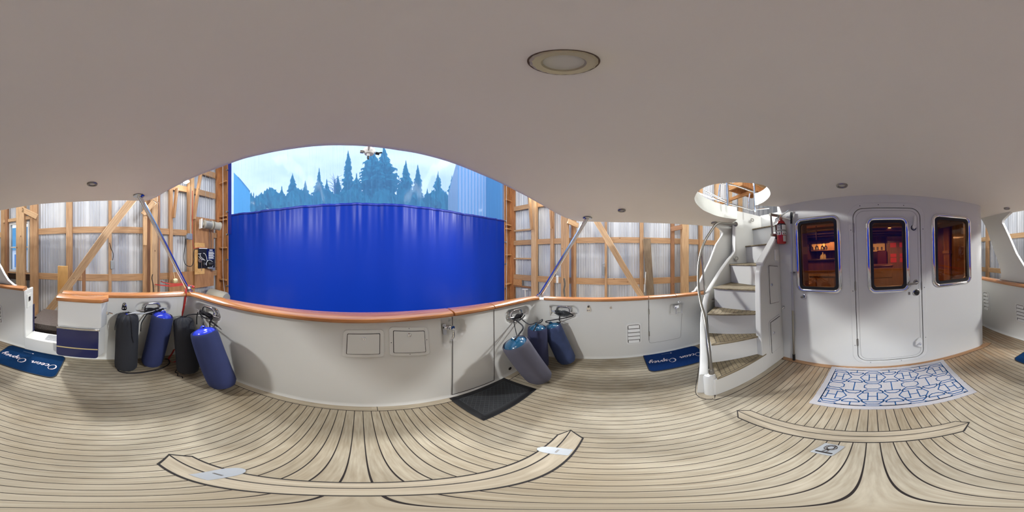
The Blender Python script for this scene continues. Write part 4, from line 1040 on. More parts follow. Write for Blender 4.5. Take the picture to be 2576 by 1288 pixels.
q = sA(-1.32, .73); t2, Wb, b = hawse((-1.315, q.y + .028, .735), (.12, -1, 0), 'steel hawse and horned bar in the stern bulwark at the starboard corner', True, seed=5)
b.tube(smooth_path([Wb(.10, -.03, .05), Wb(.07, -.08, .05), Wb(.06, -.15, .04)]), .0066, 7); b.tube(smooth_path([Wb(.06, -.03, .05), Wb(.09, -.07, .05), Wb(.16, -.11, .04)]), .0066, 7); b.tube(smooth_path([Wb(-.12, -.03, .05), Wb(-.11, -.09, .07), Wb(-.07, -.15, .10)]), .006, 7)
tag(b.build('mooring_line', [M['rope']], loc=Wb(0, -.02, .05)), 'black line wound round the horned bar above the leaning blue fender in the starboard corner', 'rope')
q = sA(1.50, .73); t3, Wc, b = hawse((1.53, q.y + .028, .735), (-.16, -1, 0), 'steel hawse and horned bar in the stern bulwark at the port corner', True, coil=.7, seed=8)
tag(b.build('mooring_line', [M['rope']], loc=Wc(0, -.02, .05)), 'thin black line looped on the horned bar above the grey leaning fender', 'rope')
q = sP(.65, .72); t4, Wd, b = hawse((q.x + .03, .65, .725), (-1, 0, 0), 'steel hawse and horned bar in the port side recess', True, coil=1.0, seed=11)
tag(b.build('mooring_line', [M['rope2']] if 'rope2' in M else [mat('dark_silvery_rope', (70, 74, 76), .5, .5, noise=.6, nscale=60)], loc=Wd(0, -.02, .05)), 'speckled dark line wound round the horned bar in the port side recess', 'rope')

# ================================================================ fenders
def fender(label, p0, p1, r, cover, bl=None, bag=False, eye=True, lines=(), worn=False, n=40):
    p0, p1 = Vector(p0), Vector(p1); d = p1 - p0; Lg = d.length; ax = d.normalized()
    t = empty('fender', tuple(p0), label, 'fender', 'cylindrical fenders leaning in the stern corners')
    rn = random.Random(hash(label[:9]) % 97 if False else len(label)); ph = [rn.uniform(0, 6) for _ in range(4)]
    wr = lambda th, k, h: 1 + .012 * math.sin(3 * th + ph[0]) + .008 * math.sin(7 * th + ph[1] + h * 9)
    if bag:
        prof = [(0, .0), (r * .45, .004), (r * .8, .010), (r * .97, .035), (r * 1.0, .09), (r * .985, Lg * .35), (r * 1.0, Lg * .6), (r * .98, Lg - .10), (r * .95, Lg - .055), (r * .84, Lg - .02), (r * .6, Lg), (r * .36, Lg + .008), (r * .26, Lg + .004), (r * .22, Lg - .02)]
        def md(th, k, h):
            g = max(0, (h - (Lg - .09)) / .09); return wr(th, k, h) * (1 + .10 * g * math.cos(15 * th + ph[2]) + .05 * g * math.cos(9 * th)) * (1 + (.04 * math.cos(11 * th) if h < .03 else 0))
        MB().lathe(prof, p0, ax, 96, mod=md).build('cover', cover, t)
        MB().lathe([(r * .25, Lg - .012), (r * .2, Lg + .0), (0, Lg + .004)], p0, ax, 20).build('bladder', M['bladder'], t)
        b = MB(); b.tube([p0 + ax * (Lg + .0) + Vector((r * .3 * math.cos(a), r * .3 * math.sin(a), .008)) for a in [k * PI / 12 for k in range(25)]], .0035, 6); b.build('drawstring', M['rope'], t)
    else:
        ro = r * .88
        prof = [(0, 0), (r * .5, .004), (r * .82, .02), (r * .97, .06), (r * 1.0, .12), (r * 1.01, Lg * .5), (r * 1.0, Lg - .09), (r * .985, Lg - .035), (r * .95, Lg - .010), (ro * 1.03, Lg - .002), (ro, Lg - .006), (ro * .98, Lg - .02)]
        def md(th, k, h): return wr(th, k, h) * (1 + ((.02 if worn else .004) * math.sin(13 * th + h * 20)))
        MB().lathe(prof, p0, ax, 64, mod=md).build('cover', cover, t)
        MB().lathe([(ro * .985, Lg - .022), (ro * .93, Lg - .008), (ro * .75, Lg + .010), (ro * .45, Lg + .022), (ro * .2, Lg + .028), (0, Lg + .029)], p0, ax, 40).build('bladder', bl, t)
        MB().tube([p0 + ax * (Lg - .008) + (ax.orthogonal().normalized() * math.cos(a) + ax.cross(ax.orthogonal().normalized()) * math.sin(a)) * ro * 1.03 for a in [k * PI / 18 for k in range(36)]], .0035, 6, closed=True).build('cover_hem', cover, t)
        sd_ = ax.orthogonal().normalized(); sd_ = Vector((-ax.y * .3 + .2, .98, 0)); sd_ = (sd_ - ax * sd_.dot(ax)).normalized()
        c = p0 + ax * (Lg + .026)
        MB().tube([c - sd_ * .022 - ax * .006, c - sd_ * .016 + ax * .014, c + ax * .022, c + sd_ * .016 + ax * .014, c + sd_ * .022 - ax * .006], .008, 8).build('rope_eye', bl, t)
    for nm, pts, rr, m in lines:
        MB().tube(smooth_path(pts, 8), rr, 7).build(nm, m, t)
    return t
Z = Vector((0, 0, 1))
# 1 black bag, starboard side
a_, b_ = Vector((-1.545, .245, .0)), Vector((-1.545, .245, .715)); a_.z = .0
fender('upright black fabric fender bag with drawstring, beside the folded gate', a_, b_, .113, M['bagblack'], bag=True, lines=[
    ('white_line', [b_ + Vector((.0, 0, .0)), b_ + Vector((.02, .06, .02)), Wa(-.10, -.04, .055), Wa(.0, -.012, .07), Wa(.12, .012, .05)], .0068, M['wrope']),
    ('hanging_cord', [b_ + Vector((.02, .01, .01)), b_ + Vector((.075, .015, -.005)), b_ + Vector((.115, .02, -.06)), b_ + Vector((.118, .03, -.20)), b_ + Vector((.117, .045, -.275))], .0038, M['rope']),
    ('side_cord', [b_ + Vector((.02, -.03, .0)), b_ + Vector((.03, -.10, -.03)), b_ + Vector((.03, -.119, -.10)), b_ + Vector((.02, -.122, -.17))], .0042, M['rope'])])
# 2 upright blue
p0, p1 = Vector((-1.55, .50, .012)), Vector((-1.525, .60, .690))
p0.z = .015
fender('upright royal blue fender with glossy end, between the black bag and the corner', p0, p1, .113, M['blue'], M['bladder'], lines=[
    ('fender_rope', [p1 + Z * .04, p1 + Vector((-.03, .01, .06)), Wa(.02, -.06, .05), Wa(.04, -.03, .05)], .0065, M['rope']),
    ('loop_rope', [Wa(-.05, -.035, .05), Wa(-.09, -.08, .06), Wa(-.13, -.16, .065), Wa(-.135, -.26, .06)], .006, M['rope'])])
# 3 black bag in corner
p0, p1 = Vector((-1.27, .775, .03)), Vector((-1.44, .79, .66))
fender('black fabric fender bag in the starboard stern corner, behind the leaning blue one', p0, p1, .108, M['bagblack'], bag=True, lines=[
    ('fender_rope', [p1 + Z * .0, p1 + Vector((.03, .05, .04)), Wb(-.11, -.05, .06), Wb(-.06, -.03, .06)], .0065, M['rope']),
    ('bottom_cords', [p0 + Vector((-.09, -.06, -.0)), p0 + Vector((-.07, -.10, -.024)), p0 + Vector((-.03, -.09, -.022)), p0 + Vector((.0, -.11, -.024)), p0 + Vector((.03, -.08, -.022)), p0 + Vector((.06, -.09, -.02))], .004, M['rope'])])
# 4 leaning blue
p0, p1 = Vector((-.90, .885, .050)), Vector((-1.095, .80, .655))
fender('royal blue fender leaning hard to the right across the black bag', p0, p1, .12, M['blue'], M['bladder'], lines=[
    ('fender_rope', [p1 + Vector((-.01, 0, .03)), p1 + Vector((-.02, .02, .05)), p1 + Vector((-.05, .03, .02)), p1 + Vector((-.08, .05, .06)), Wb(-.06, -.06, .055)], .0062, M['rope'])])
# port corner
p0, p1 = Vector((1.56, .80, .02)), Vector((1.55, .815, .61))
gf = fender('dark indigo fender standing in the port corner behind the grey one', p0, p1, .105, M['indigo'], M['bladder2'], lines=[
    ('fender_rope', [p1 + Z * .04, p1 + Vector((-.06, -.03, .09)), p1 + Vector((-.13, .02, .08)), Wc(.02, -.05, .06)], .0062, M['rope']),
    ('loop_rope', [p1 + Z * .04, p1 + Vector((.05, -.03, .06)), p1 + Vector((.02, -.05, .10)), p1 + Vector((-.09, -.06, .10)), p1 + Vector((-.17, -.05, .03))], .0062, M['rope'])])
p0, p1 = Vector((1.345, .665, .045)), Vector((1.17, .835, .58))
fender('large faded grey fender leaning left in the port corner, one blue stripe round it', p0, p1, .125, M['greyf'], M['bladder2'], lines=[
    ('fender_rope', [p1 + Vector((0, 0, .03)), p1 + Vector((-.03, -.03, .06)), p1 + Vector((.04, -.02, .08)), p1 + Vector((.12, -.01, .13)), Wc(-.06, -.05, .06)], .0075, M['rope']),
    ('thin_line', [p1 + Vector((.08, .03, .03)), Wc(-.08, -.06, .05), Wc(-.05, -.02, .05)], .0045, M['rope'])])
p0, p1 = Vector((1.765, .545, .050)), Vector((1.72, .72, .585))
fender('worn blue fender leaning right against the port side, scuffed at its lower end', p0, p1, .108, M['wornblue'], M['bladder2'], worn=True, lines=[
    ('fender_rope', [p1 + Z * .03, p1 + Vector((-.03, .05, .06)), Wd(.12, -.06, .04), Wd(.09, -.02, .05)], .0062, M['rope']),
    ('speckled_line', [p1 + Vector((.03, -.05, .04)), p1 + Vector((.04, -.09, .04)), Wd(-.04, -.12, .05), Wd(-.03, -.05, .05)], .006, M['rope'])])
# loose line on the sole
b = MB().tube(smooth_path([zp(296, 922, .008), zp(300, 934, .008), zp(330, 939, .008), zp(370, 935, .008), zp(405, 927, .008), zp(425, 915, .008), zp(424, 905, .008), zp(415, 903, .008)]), .0065, 8)
tag(b.build('loose_line', M['rope'], loc=zp(370, 935, .008)), 'black line lying on the teak round the feet of the two upright starboard fenders', 'rope')

# ================================================================ red strap and ratchet
t = empty('ratchet_strap', (-1.635, .955, .93), 'red ratchet strap round the foot of the starboard raked pole and down the corner', 'strap')
def ribbon(mb, pts, w_, side=(0, 0, 1)):
    P_ = smooth_path(pts, 6); rows = []; s_ = Vector(side).normalized() * w_ / 2
    for p in P_: rows.append([p + s_, p - s_, p - s_ + Vector((.002, .002, 0)), p + s_ + Vector((.002, .002, 0))])
    return mb.loft(rows, True, caps=True)
b = MB(); ribbon(b, [(-1.62, .93, .955), (-1.60, .90, .94), (-1.575, .885, .91), (-1.572, .88, .85), (-1.60, .875, .70), (-1.64, .86, .52), (-1.65, .85, .40), (-1.63, .84, .25)], .02, (.5, .6, 0)); b.build('strap_down', M['red'], t)
for i, (a, c_) in enumerate((((-1.66, .94, .985), gx(384, 714, -3.75)), ((-1.65, .93, 1.0), gx(404, 708, -3.75)))):
    c_ = G @ c_; b = MB(); a = Vector(a); ribbon(b, [a, a.lerp(c_, .3) - Z * .03, a.lerp(c_, .7) - Z * .02, c_], .022); b.build('strap_run', M['red'], t)
b = MB().tube([(-1.665, .93, .96), (-1.60, .955, .965), (-1.575, .985, .955), (-1.605, 1.01, .96), (-1.665, .985, .965)], .008, 8, closed=True); b.build('strap_wrap', M['red'], t)
MB().cbox((-1.60, .93, .945), (.07, .035, .03), basis((1, -.3, .4))).cbox((-1.585, .94, .965), (.05, .02, .02), basis((1, .5, .6))).build('ratchet', M['brushed'], t, bevel=.004)
b = MB(); ribbon(b, [zp(447, 873, .012) + Vector((0, 0, .12)), zp(432, 893, .012) + Vector((.02, 0, .06)), zp(424, 903, .010), zp(434, 911, .006), zp(450, 905, .006)], .022, (1, .5, .3))
tag(b.build('strap_tail', M['red'], loc=zp(434, 908, .008)), 'loose red strap end curled on the teak in the starboard corner', 'strap')

# ================================================================ small fittings in the bulwarks
def teardrop(f, s, z, label, ax):
    c = f(s, z); t = empty('washdown_fitting', tuple(c), label, 'fitting')
    pl = [(s + .028 * math.cos(a), z - .022 + .02 * math.sin(a)) for a in [PI + k * PI / 10 for k in range(11)]] + [(s + .019 * math.cos(a), z + .032 + .019 * math.sin(a)) for a in [k * PI / 10 for k in range(11)]]
    b = MB(); b.plate(pl, [], lambda a, c_, tt: f(a, c_, tt), -.002, .006); b.build('fitting_plate', M['chrome'], t, bevel=.003)
    nr = (f(s, z, 1) - f(s, z, 0)).normalized()
    MB().lathe([(.006, .010), (.013, .010), (.015, .004), (.006, .004)], f(s, z + .03, .003), nr, 20).build('socket_ring', M['steel'], t)
    MB().lathe([(0, .002), (.009, .002)], f(s, z + .03, .006), nr, 16).build('socket', M['gap'], t)
    for d_ in (-.011, .011): MB().lathe([(0, .014), (.007, .012), (.009, .004), (.009, 0)], f(s + d_, z - .02, .006), nr, 14).build('valve_cap', M['chrome'], t)
teardrop(sS, .225, .758, 'teardrop steel fitting above the black upright fender on the starboard side', 1)
teardrop(sP, .334, .764, 'teardrop steel fitting under the port rail, right of the grey and blue fenders', 1)
c = sP(.07, .78); t = empty('pad_eye', tuple(c), 'small pointed steel pad eye on the port bulwark, right of the teardrop fitting', 'fitting')
b = MB(); b.plate([(.07 + .015 * math.cos(a), .776 + .015 * math.sin(a)) for a in [PI * .8 + k * 1.4 * PI / 12 for k in range(13)]] + [(.07, .805)], [], lambda a, c_, tt: sP(a, c_, tt), -.002, .005); b.build('eye_plate', M['chrome'], t, bevel=.002)
MB().lathe([(.005, .012), (.010, .012), (.012, .004), (.005, .004)], sP(.07, .778, .002), (-1, 0, 0), 16).build('eye_ring', M['chrome'], t)
c = sA(1.32, .08); b = MB().lathe([(0, .001), (.02, .002), (.022, 0)], (c.x, c.y, .085), (-.1, -1, 0), 20)
tag(b.build('scupper', M['gap'], loc=c), 'dark oval scupper low in the stern bulwark behind the grey fender', 'drain')
c = rp(430, 820, 1.90); t = empty('pad_eye', tuple(c), 'small steel ring on the starboard side in the corner between blue and black fenders', 'fitting')
MB().tube([c + Vector((.012, .012 * math.cos(a), .014 * math.sin(a))) for a in [k * PI / 8 for k in range(16)]], .004, 8, closed=True).build('ring', M['steel'], t)
MB().lathe([(0, .012), (.010, .010), (.014, 0)], c - Vector((.01, 0, 0)), (1, 0, 0), 14).build('ring_base', M['steel'], t)

# ================================================================ fire extinguisher
c = rp(1966.5, 614.5, 1.80); RX = .051
t = empty('fire_extinguisher', tuple(c), 'red fire extinguisher strapped to the white wall beside the stairs', 'extinguisher')
body = lambda z0, z1, k=0: MB().lathe([(RX + k, z0), (RX + k, z1)], c, (0, 0, 1), 40)
MB().lathe([(0, .004), (.035, 0), (.046, .004), (RX, .014), (RX, .215), (RX * .93, .235), (RX * .7, .258), (.022, .272), (.016, .276), (.016, .29), (0, .29)], c, (0, 0, 1), 40).build('cylinder', M['redpaint'], t)
MB().lathe([(.0, .276), (.0165, .277), (.018, .285), (.018, .305), (.012, .312), (0, .312)], c, (0, 0, 1), 20).build('valve_neck', M['copper'], t)
def arcpatch(z0, z1, a0, a1, k, m, nm, n=10):
    # angles measured from the direction of the viewer's side (toward the cockpit)
    base = math.atan2(1.52, -.95); r1 = []; r2 = []
    for i in range(n + 1):
        a = base + a0 + (a1 - a0) * i / n; q = Vector((math.cos(a), math.sin(a), 0)) * (RX + k); r1.append(c + q + Z * z0); r2.append(c + q + Z * z1)
    return MB().loft([r1, r2]).build(nm, m, t)
arcpatch(.125, .225, -1.2, 1.5, .0012, M['black'], 'black_band')
arcpatch(.150, .212, -1.0, -.10, .002, M['label'], 'label_panel'); arcpatch(.150, .212, .12, 1.3, .002, M['label'], 'label_panel')
arcpatch(.100, .142, -1.1, -.08, .002, M['label'], 'label_panel'); arcpatch(.100, .142, .10, 1.3, .002, M['label'], 'label_panel')
arcpatch(.028, .092, .35, 1.05, .002, M['label'], 'label_panel')
for z0, z1, a0, a1 in ((.196, .204, -.85, -.55), (.196, .204, -.42, -.2), (.180, .184, -.9, -.2), (.170, .174, -.9, -.2), (.135, .137, -.9, -.2), (.104, .124, -.9, -.68), (.104, .124, -.5, -.25), (.135, .137, .3, 1.1), (.106, .120, .35, .55), (.106, .124, .75, 1.0)): arcpatch(z0, z1, a0, a1, .0026, M['ink'], 'label_print', 3)
for k in range(10): arcpatch(.033 + k * .0056, .0345 + k * .0056, .42, .96, .0026, M['ink'], 'label_print', 3)
for z0, z1, a0, a1 in ((.108, .122, .45, .5), (.125, .13, -.4, -.3)): arcpatch(z0, z1, a0, a1, .003, M['redpaint'], 'label_mark', 2)
MB().lathe([(RX + .0035, .143), (RX + .0045, .144), (RX + .0045, .157), (RX + .0035, .158)], c, (0, 0, 1), 40).cbox(c + Vector((0, -.04, .15)), (.06, .05, .016)).build('bracket_strap', M['brushed'], t)
tp = c + Z * .31; side = Vector((-.85, -.15, 0)).normalized()
MB().cbox(tp + side * .045 + Z * .035, (.135, .022, .012), basis(side + Z * .55)).build('top_lever', M['steel'], t, bevel=.003)
MB().cbox(tp + side * .055 - Z * .02, (.13, .02, .007), basis(side - Z * .38)).build('bottom_lever', M['steel'], t, bevel=.002)
MB().cbox(tp, (.03, .026, .026)).build('valve_body', M['brushed'], t, bevel=.004)
MB().tube([tp - side * .022 + Vector((.010 * math.cos(a), 0, .016 * math.sin(a) + .012)) for a in [k * PI / 9 for k in range(18)]], .0018, 6, closed=True).build('pull_pin_ring', M['steel'], t)
MB().lathe([(0, .01), (.011, .008), (.012, 0)], tp + Vector((.0, .0, .018)), (0, .2, 1), 16).build('safety_seal', M['yellow'], t)
hs_ = [tp - side * .02 + Z * -.005, tp - side * .06 - Z * .02, tp - side * .063 - Z * .08, tp - side * .060 - Z * .19]
MB().tube(smooth_path(hs_), .0075, 10).build('hose', M['black'], t)
MB().tube([hs_[-1] + Z * .01, hs_[-1] - Z * .012], .0085).build('hose_ferrule', M['steel'], t)
MB().tube([hs_[-1] - Z * .012, hs_[-1] - Z * .02 - side * -.002, hs_[-1] - Z * .06 - side * .006], [.008, .011, .0115]).build('nozzle', M['black'], t)
fr0 = tp - Z * .02 + Vector((-.0, .035, 0)); tg = MB()
q_ = [fr0 + Vector((.035, .01, -.005)), fr0 + Vector((-.02, .02, .0)), fr0 + Vector((-.0, .045, -.075)), fr0 + Vector((.065, .03, -.085))]
tg.add(q_ + [p + Vector((.0, .002, 0)) for p in q_], [(0, 1, 2, 3), (4, 5, 6, 7), (0, 1, 5, 4), (1, 2, 6, 5), (2, 3, 7, 6), (3, 0, 4, 7)]); tg.build('inspection_tag', M['label'], t)
# ================================================================ telescopic pole and odd hooks on the house front
a_, b_ = Vector((.822, -1.562, 1.83)), Vector((.868, -1.572, .045))
t = empty('telescopic_pole', tuple(b_), 'tall telescopic boat pole standing against the white wall left of the first window', 'pole')
MB().tube([a_.lerp(b_, .07), a_.lerp(b_, .62)], .0105, 14).build('upper_tube', M['polewhite'] if 'polewhite' in M else mat('dull_aluminium', (176, 176, 186), .4, .5), t)
MB().tube([a_.lerp(b_, .62), b_], .0125, 14).build('lower_tube', M['brushed'], t)
MB().tube([a_, a_.lerp(b_, .01), a_.lerp(b_, .03), a_.lerp(b_, .075)], [.006, .012, .013, .0115], 12).cbox(a_ + Vector((-.014, .006, -.035)), (.012, .012, .06)).build('pole_head', M['black'], t)
MB().tube([a_.lerp(b_, .965), b_ - Vector((0, 0, .035))], .016, 14).build('pole_foot', M['black'], t)
t = empty('pole_clip', (.845, -1.60, 1.15), 'small steel clip holding the telescopic pole at its middle', 'clip')
pm = a_.lerp(b_, .375); MB().cbox(Vector((pm.x, -1.592, pm.z)), (.05, .016, .016)).tube([pm + Vector((.014 * math.cos(a), .014 * math.sin(a), 0)) for a in [k * PI / 8 for k in range(-2, 11)]], .003, 6).build('clip_body', M['brushed'], t)
t = empty('pole_clip', (.845, -1.60, 1.74), 'white plastic clip near the head of the telescopic pole', 'clip')
MB().box((.845, -1.60, 1.765), (.90, -1.575, 1.79)).lathe([(0, .03), (.018, .028), (.02, 0)], (.885, -1.60, 1.778), (0, 1, 0), 18).build('clip_body', M['white'], t, bevel=.003)
c = Vector((1.0, -1.585, .73)); t = empty('wall_hook', tuple(c), 'small chrome double hook on the white corner between stairs and telescopic pole', 'hook')
MB().tube([(.985, -1.598, .745), (.965, -1.575, .748), (.955, -1.57, .735)], .007).tube([(.965, -1.575, .748), (.98, -1.56, .73)], .006).cbox((.985, -1.597, .745), (.03, .006, .02)).build('hook_body', M['chrome'], t)
c = yp(2024, 745, -1.6); t = empty('water_inlet', tuple(c), 'round chrome key-lock fitting below the left house window', 'fitting')
MB().lathe([(0, .014), (.014, .014), (.018, .008), (.021, .006), (.022, 0)], c, (0, 1, 0), 24).build('fitting_body', M['chrome'], t)
MB().lathe([(0, .018), (.009, .018), (.012, .010), (.013, 0)], c + Vector((.032, 0, -.012)), (0, 1, 0), 18).tube([c + Vector((0, .014, 0)), c + Vector((.03, .016, -.01))], .004).build('fitting_cap', M['brushed'], t)
# bracket with lamps hanging behind the overhead edge
hb = empty('stern_camera_bracket', (.03, .70, 2.085), 'white bracket with small dark and silver heads hanging off the stern edge of the overhead', 'bracket')
q = rp(925, 380, 1.0)
MB().tube([(.03, .64, 2.08), (.03, .70, 2.125), (.03, .98, 2.125), (.03, 1.0, 2.09)], .010).build('bracket_arm', M['white'], hb)
MB().lathe([(.0, .04), (.035, .038), (.04, .015), (.028, -.008), (0, -.012)], (.035, 1.0, 2.115), (0, 0, 1), 20).build('bracket_housing', M['white'], hb)
MB().tube([(-.02, .99, 2.12), (.0, .99, 2.118)], .012).build('silver_head', M['steel'], hb)
MB().tube([(.075, 1.0, 2.12), (.10, 1.0, 2.115)], .011).tube([(.09, 1.0, 2.12), (.115, 1.0, 2.13)], .006).build('dark_head', M['black'], hb)
MB().tube([(.030, 1.0, 2.10), (.030, 1.0, 2.06)], .006).build('plumb_weight', M['black'], hb)

# ================================================================ deck above: rails seen through the stair opening
def s2(p): return Vector(p)
t = empty('upper_deck_rail', (1.9, -1.2, 2.08), 'polished steel railing on the deck above, seen through the stair opening', 'railing')
rails = [[gr(1757, 484, 2.3), gr(1800, 470, 2.35), gr(1905, 500, 2.7)], ]
posts = [((1831, 518), (1829, 461), 2.02), ((1900, 533), (1897, 461), 2.35)]
for f_, h_, r_ in posts: MB().tube([G @ gr(*f_, r_), G @ gr(*h_, r_), G @ gr(h_[0], h_[1] - 50, r_)], .016, 12).build('rail_post', M['chrome'], t)
for f_, h_, r_ in (((1806, 508), (1811, 465), 2.5), ((1881, 527), (1886, 487), 2.9)): MB().tube([G @ gr(*f_, r_), G @ gr(*h_, r_)], .014, 10).build('rail_post', M['chrome'], t)
for pts in ([(1815, 461, 2.1), (1850, 467, 2.25), (1897, 484, 2.5), (1920, 494, 2.6)], [(1820, 459, 2.3), (1860, 470, 2.5), (1905, 486, 2.7)], [(1757, 486, 2.2), (1785, 497, 2.3), (1830, 511, 2.5), (1890, 528, 2.8), (1935, 524, 2.9)], [(1772, 480, 2.2), (1800, 494, 2.3), (1826, 506, 2.4)]):
    MB().tube([G @ gr(*p) for p in pts], .011, 10).build('rail_tube', M['chrome'], t)
t = empty('scuff', (0, 0, 0), 'x', 'x'); bpy.data.objects.remove(t)
M["yellowcard"] = mat("yellow_card", (220, 190, 110), .6); M["oxblood"] = mat("oxblood_leather", (96, 30, 34), .5); M["plantgreen"] = mat("dark_leaves", (30, 40, 30), .6); M["bluepane"] = mat("sky_blue_pane", (70, 130, 200), .2)
M['dark'] = woodmat('dark_board', (38, 28, 22), (70, 48, 32), 0, .7)
M['timber3v'] = woodmat('upright_boards', (150, 92, 54), (196, 138, 86), 2, .6, 0, 2.6, 16, True)
M['timberh'] = woodmat('blocking_boards', (170, 116, 70), (210, 160, 106), 0, .6, 0, 2.6, 16, True)
M['ply2'] = woodmat('yellow_plywood', (196, 146, 80), (224, 178, 112), 0, .6, 0, 1.6, 4, True)
# ================================================================ THE BOATHOUSE (plumb)
XL, XR, YC = -4.0, 4.6, 3.40
def wall_corr(nm, X, y0, y1, z0, z1, flip, hole=None):
    b = MB(); pit = .072; n = int((y1 - y0) / pit * 8); rows = []
    for i in range(n + 1):
        yy = y0 + (y1 - y0) * i / n; ph = (yy / pit) % 1; d = .011 * math.sin(ph * 2 * PI)
        # flat land every tenth rib
        if int(yy / pit) % 9 in (0, 4): d = -.006
        rows.append([(X + flip * d, yy, z) for z in ((z0, z1) if not hole else (z0, hole[2], hole[3], z1))])
    if not hole: b.loft(rows)
    else:
        k0 = max(i for i in range(n + 1) if rows[i][0][1] <= hole[0]); k1 = min(i for i in range(n + 1) if rows[i][0][1] >= hole[1])
        b.loft(rows[:k0 + 1]); b.loft(rows[k1:]); b.loft([r[:2] for r in rows[k0:k1 + 1]]); b.loft([r[2:] for r in rows[k0:k1 + 1]])
    o = b.build(nm, M['corr'], G_=True, sharp=60); return struct(o)
_w = (gx(23, 644, XL + .09).y, gx(74, 644, XL + .09).y, gx(48, 684, XL + .09).z, gx(48, 560, XL + .09).z)
wall_corr('wall_left', XL - .04, -9, YC + .1, -.6, 5.8, 1, (_w[0] + .03, _w[1] - .03, _w[2] + .03, _w[3] - .03))
wall_corr('wall_right', XR + .04, -9, YC + .1, -.6, 5.8, 1)
# end wall above and beside the curtain: top part only, plus roof and far end
b = MB(); rows = []
for i in range(int((XR - XL) / .012) + 1):
    xx = XL + i * .012; rows.append([(xx, -9.0 + .011 * math.sin(xx / .072 * 2 * PI), -.6), (xx, -9.0 + .011 * math.sin(xx / .072 * 2 * PI), 5.8)])
b.loft(rows); struct(b.build('wall_front', M['corr'], G_=True, sharp=60))
b = MB(); b.box((XL - .3, -9.2, 5.8), (XR + .3, YC + .3, 5.86)); struct(b.build('roof', M['roof'], G_=True))
for i in range(6):
    yy = -7.5 + i * 2.1; tag(MB().box((XL, yy, 5.45), (XR, yy + .09, 5.8)).build('roof_beam', M['timber'], G_=True, loc=(.3, yy, 5.6)), 'heavy fir beam crossing under the boathouse roof', 'beam', 'roof beams of the boathouse')
# timber: own X runs along the piece
def timber(nm, a, b_, wd, dp, label, m='timber', up=(0, 0, 1), cat='timber', group=None, twist=None):
    a, b_ = Vector(a), Vector(b_); c = (a + b_) / 2; Ln = (b_ - a).length; R_ = basis(b_ - a, up)
    o = MB().box((-Ln / 2, -wd / 2, -dp / 2), (Ln / 2, wd / 2, dp / 2)).build(nm, M[m], bevel=.004, seg=1)
    o.matrix_world = Matrix.Translation(c) @ R_.to_4x4(); GL.append(o)
    return tag(o, label, cat, group)
ZB, ZTOP = -.4, 5.5
def vert(X, pl, pr, dp, label, m='timber', y0=None, y1=None, nm='stud', sgn=1, off=0):
    # vertical member on a side wall between two picture columns
    ya, yb = gx(pl, 644, X).y, gx(pr, 644, X).y; yc_ = (ya + yb) / 2; wdt = abs(yb - ya)
    z0 = gx((pl + pr) / 2, y0, X).z if y0 else ZB; z1 = gx((pl + pr) / 2, y1, X).z if y1 else ZTOP
    xc = X + (dp / 2 if X > 0 else -dp / 2)
    return timber(nm, (xc, yc_, min(z0, z1)), (xc, yc_, max(z0, z1)), wdt, dp, label, m, up=(1 if X < 0 else -1, 0, 0), cat='post' if nm == 'post' else 'stud')
def girt(X, py, h, y0, y1, label, m='timber', nm='girt'):
    z = gx(260 if X < 0 else 1549, py, X).z; hh = abs(gx(260 if X < 0 else 1549, py + h / 2, X).z - gx(260 if X < 0 else 1549, py - h / 2, X).z)
    xc = X + (.02 if X > 0 else -.02)
    return timber(nm, (xc, y0, z), (xc, y1, z), .04, hh, label, m, cat='girt')
# ---- left (starboard) wall; girts run between uprights
XS = XL + .09      # inner face of the framing
girt(XS, 577.5, 16, -1.76, 3.25, 'long upper horizontal girt on the starboard boathouse wall')
girt(XS, 698.5, 17, -1.76, 3.25, 'long lower horizontal girt on the starboard boathouse wall')
girt(XS, 578, 16, -9, -2.72, 'upper girt seen past the rounded house corner', 'timber2')
girt(XS, 697, 17, -9, -2.72, 'lower girt seen past the rounded house corner', 'timber2')
girt(XS, 455, 16, -2.6, 3.2, 'upper starboard girt just under the overhead edge')
girt(XS, 395, 16, -8.6, 3.2, 'top starboard girt high on the wall')
vert(XS + .05, 2, 12, .10, 'stud at the far left of the boathouse window, behind the wing panel')
vert(XS + .10, 166, 181, .12, 'doubled stud right of the leaning plywood board')
vert(XS + .05, 273, 281, .10, 'slender stud with grey junction box, right of the diagonal brace')
vert(XS + .10, 361, 371, .10, 'stud with a bolted splice, left of the starboard raked pole')
vert(XS + .05, 371, 380, .10, 'reddish stud beside the spliced stud', 'timber3')
vert(XL + .55, 383, 397, .15, 'thick pale post directly behind the starboard raked pole', 'timber2', nm='post')
vert(XS + .05, 399, 403, .10, 'thin red-brown stud with the black ratchet end, behind the raked pole', 'timber3')
vert(XS + .05, 427, 435, .10, 'stud with a metal strap plate, left of the plywood panel')
vert(XS + .12, 478, 489, .12, 'broad stud left of the hoist panel', 'timber2', nm='post')
vert(XS + .12, 475, 480, .12, 'narrow stud carrying the grey switch box', 'timber')
vert(XL + .28, 40, 60, .16, 'broad pale post standing in front of the boathouse window', 'timber2', nm='post')
vert(XS + .12, 82, 93, .12, 'dark-edged stud right of the boathouse window')
vert(XS + .14, 75, 82, .10, 'trimmer stud at the right of the boathouse window', 'timber')
vert(XS + .14, 12, 18, .10, 'trimmer stud at the left of the boathouse window', 'timber3')
vert(XS + .05, 2479, 2484.5, .10, 'stud just visible at the edge of the house corner')
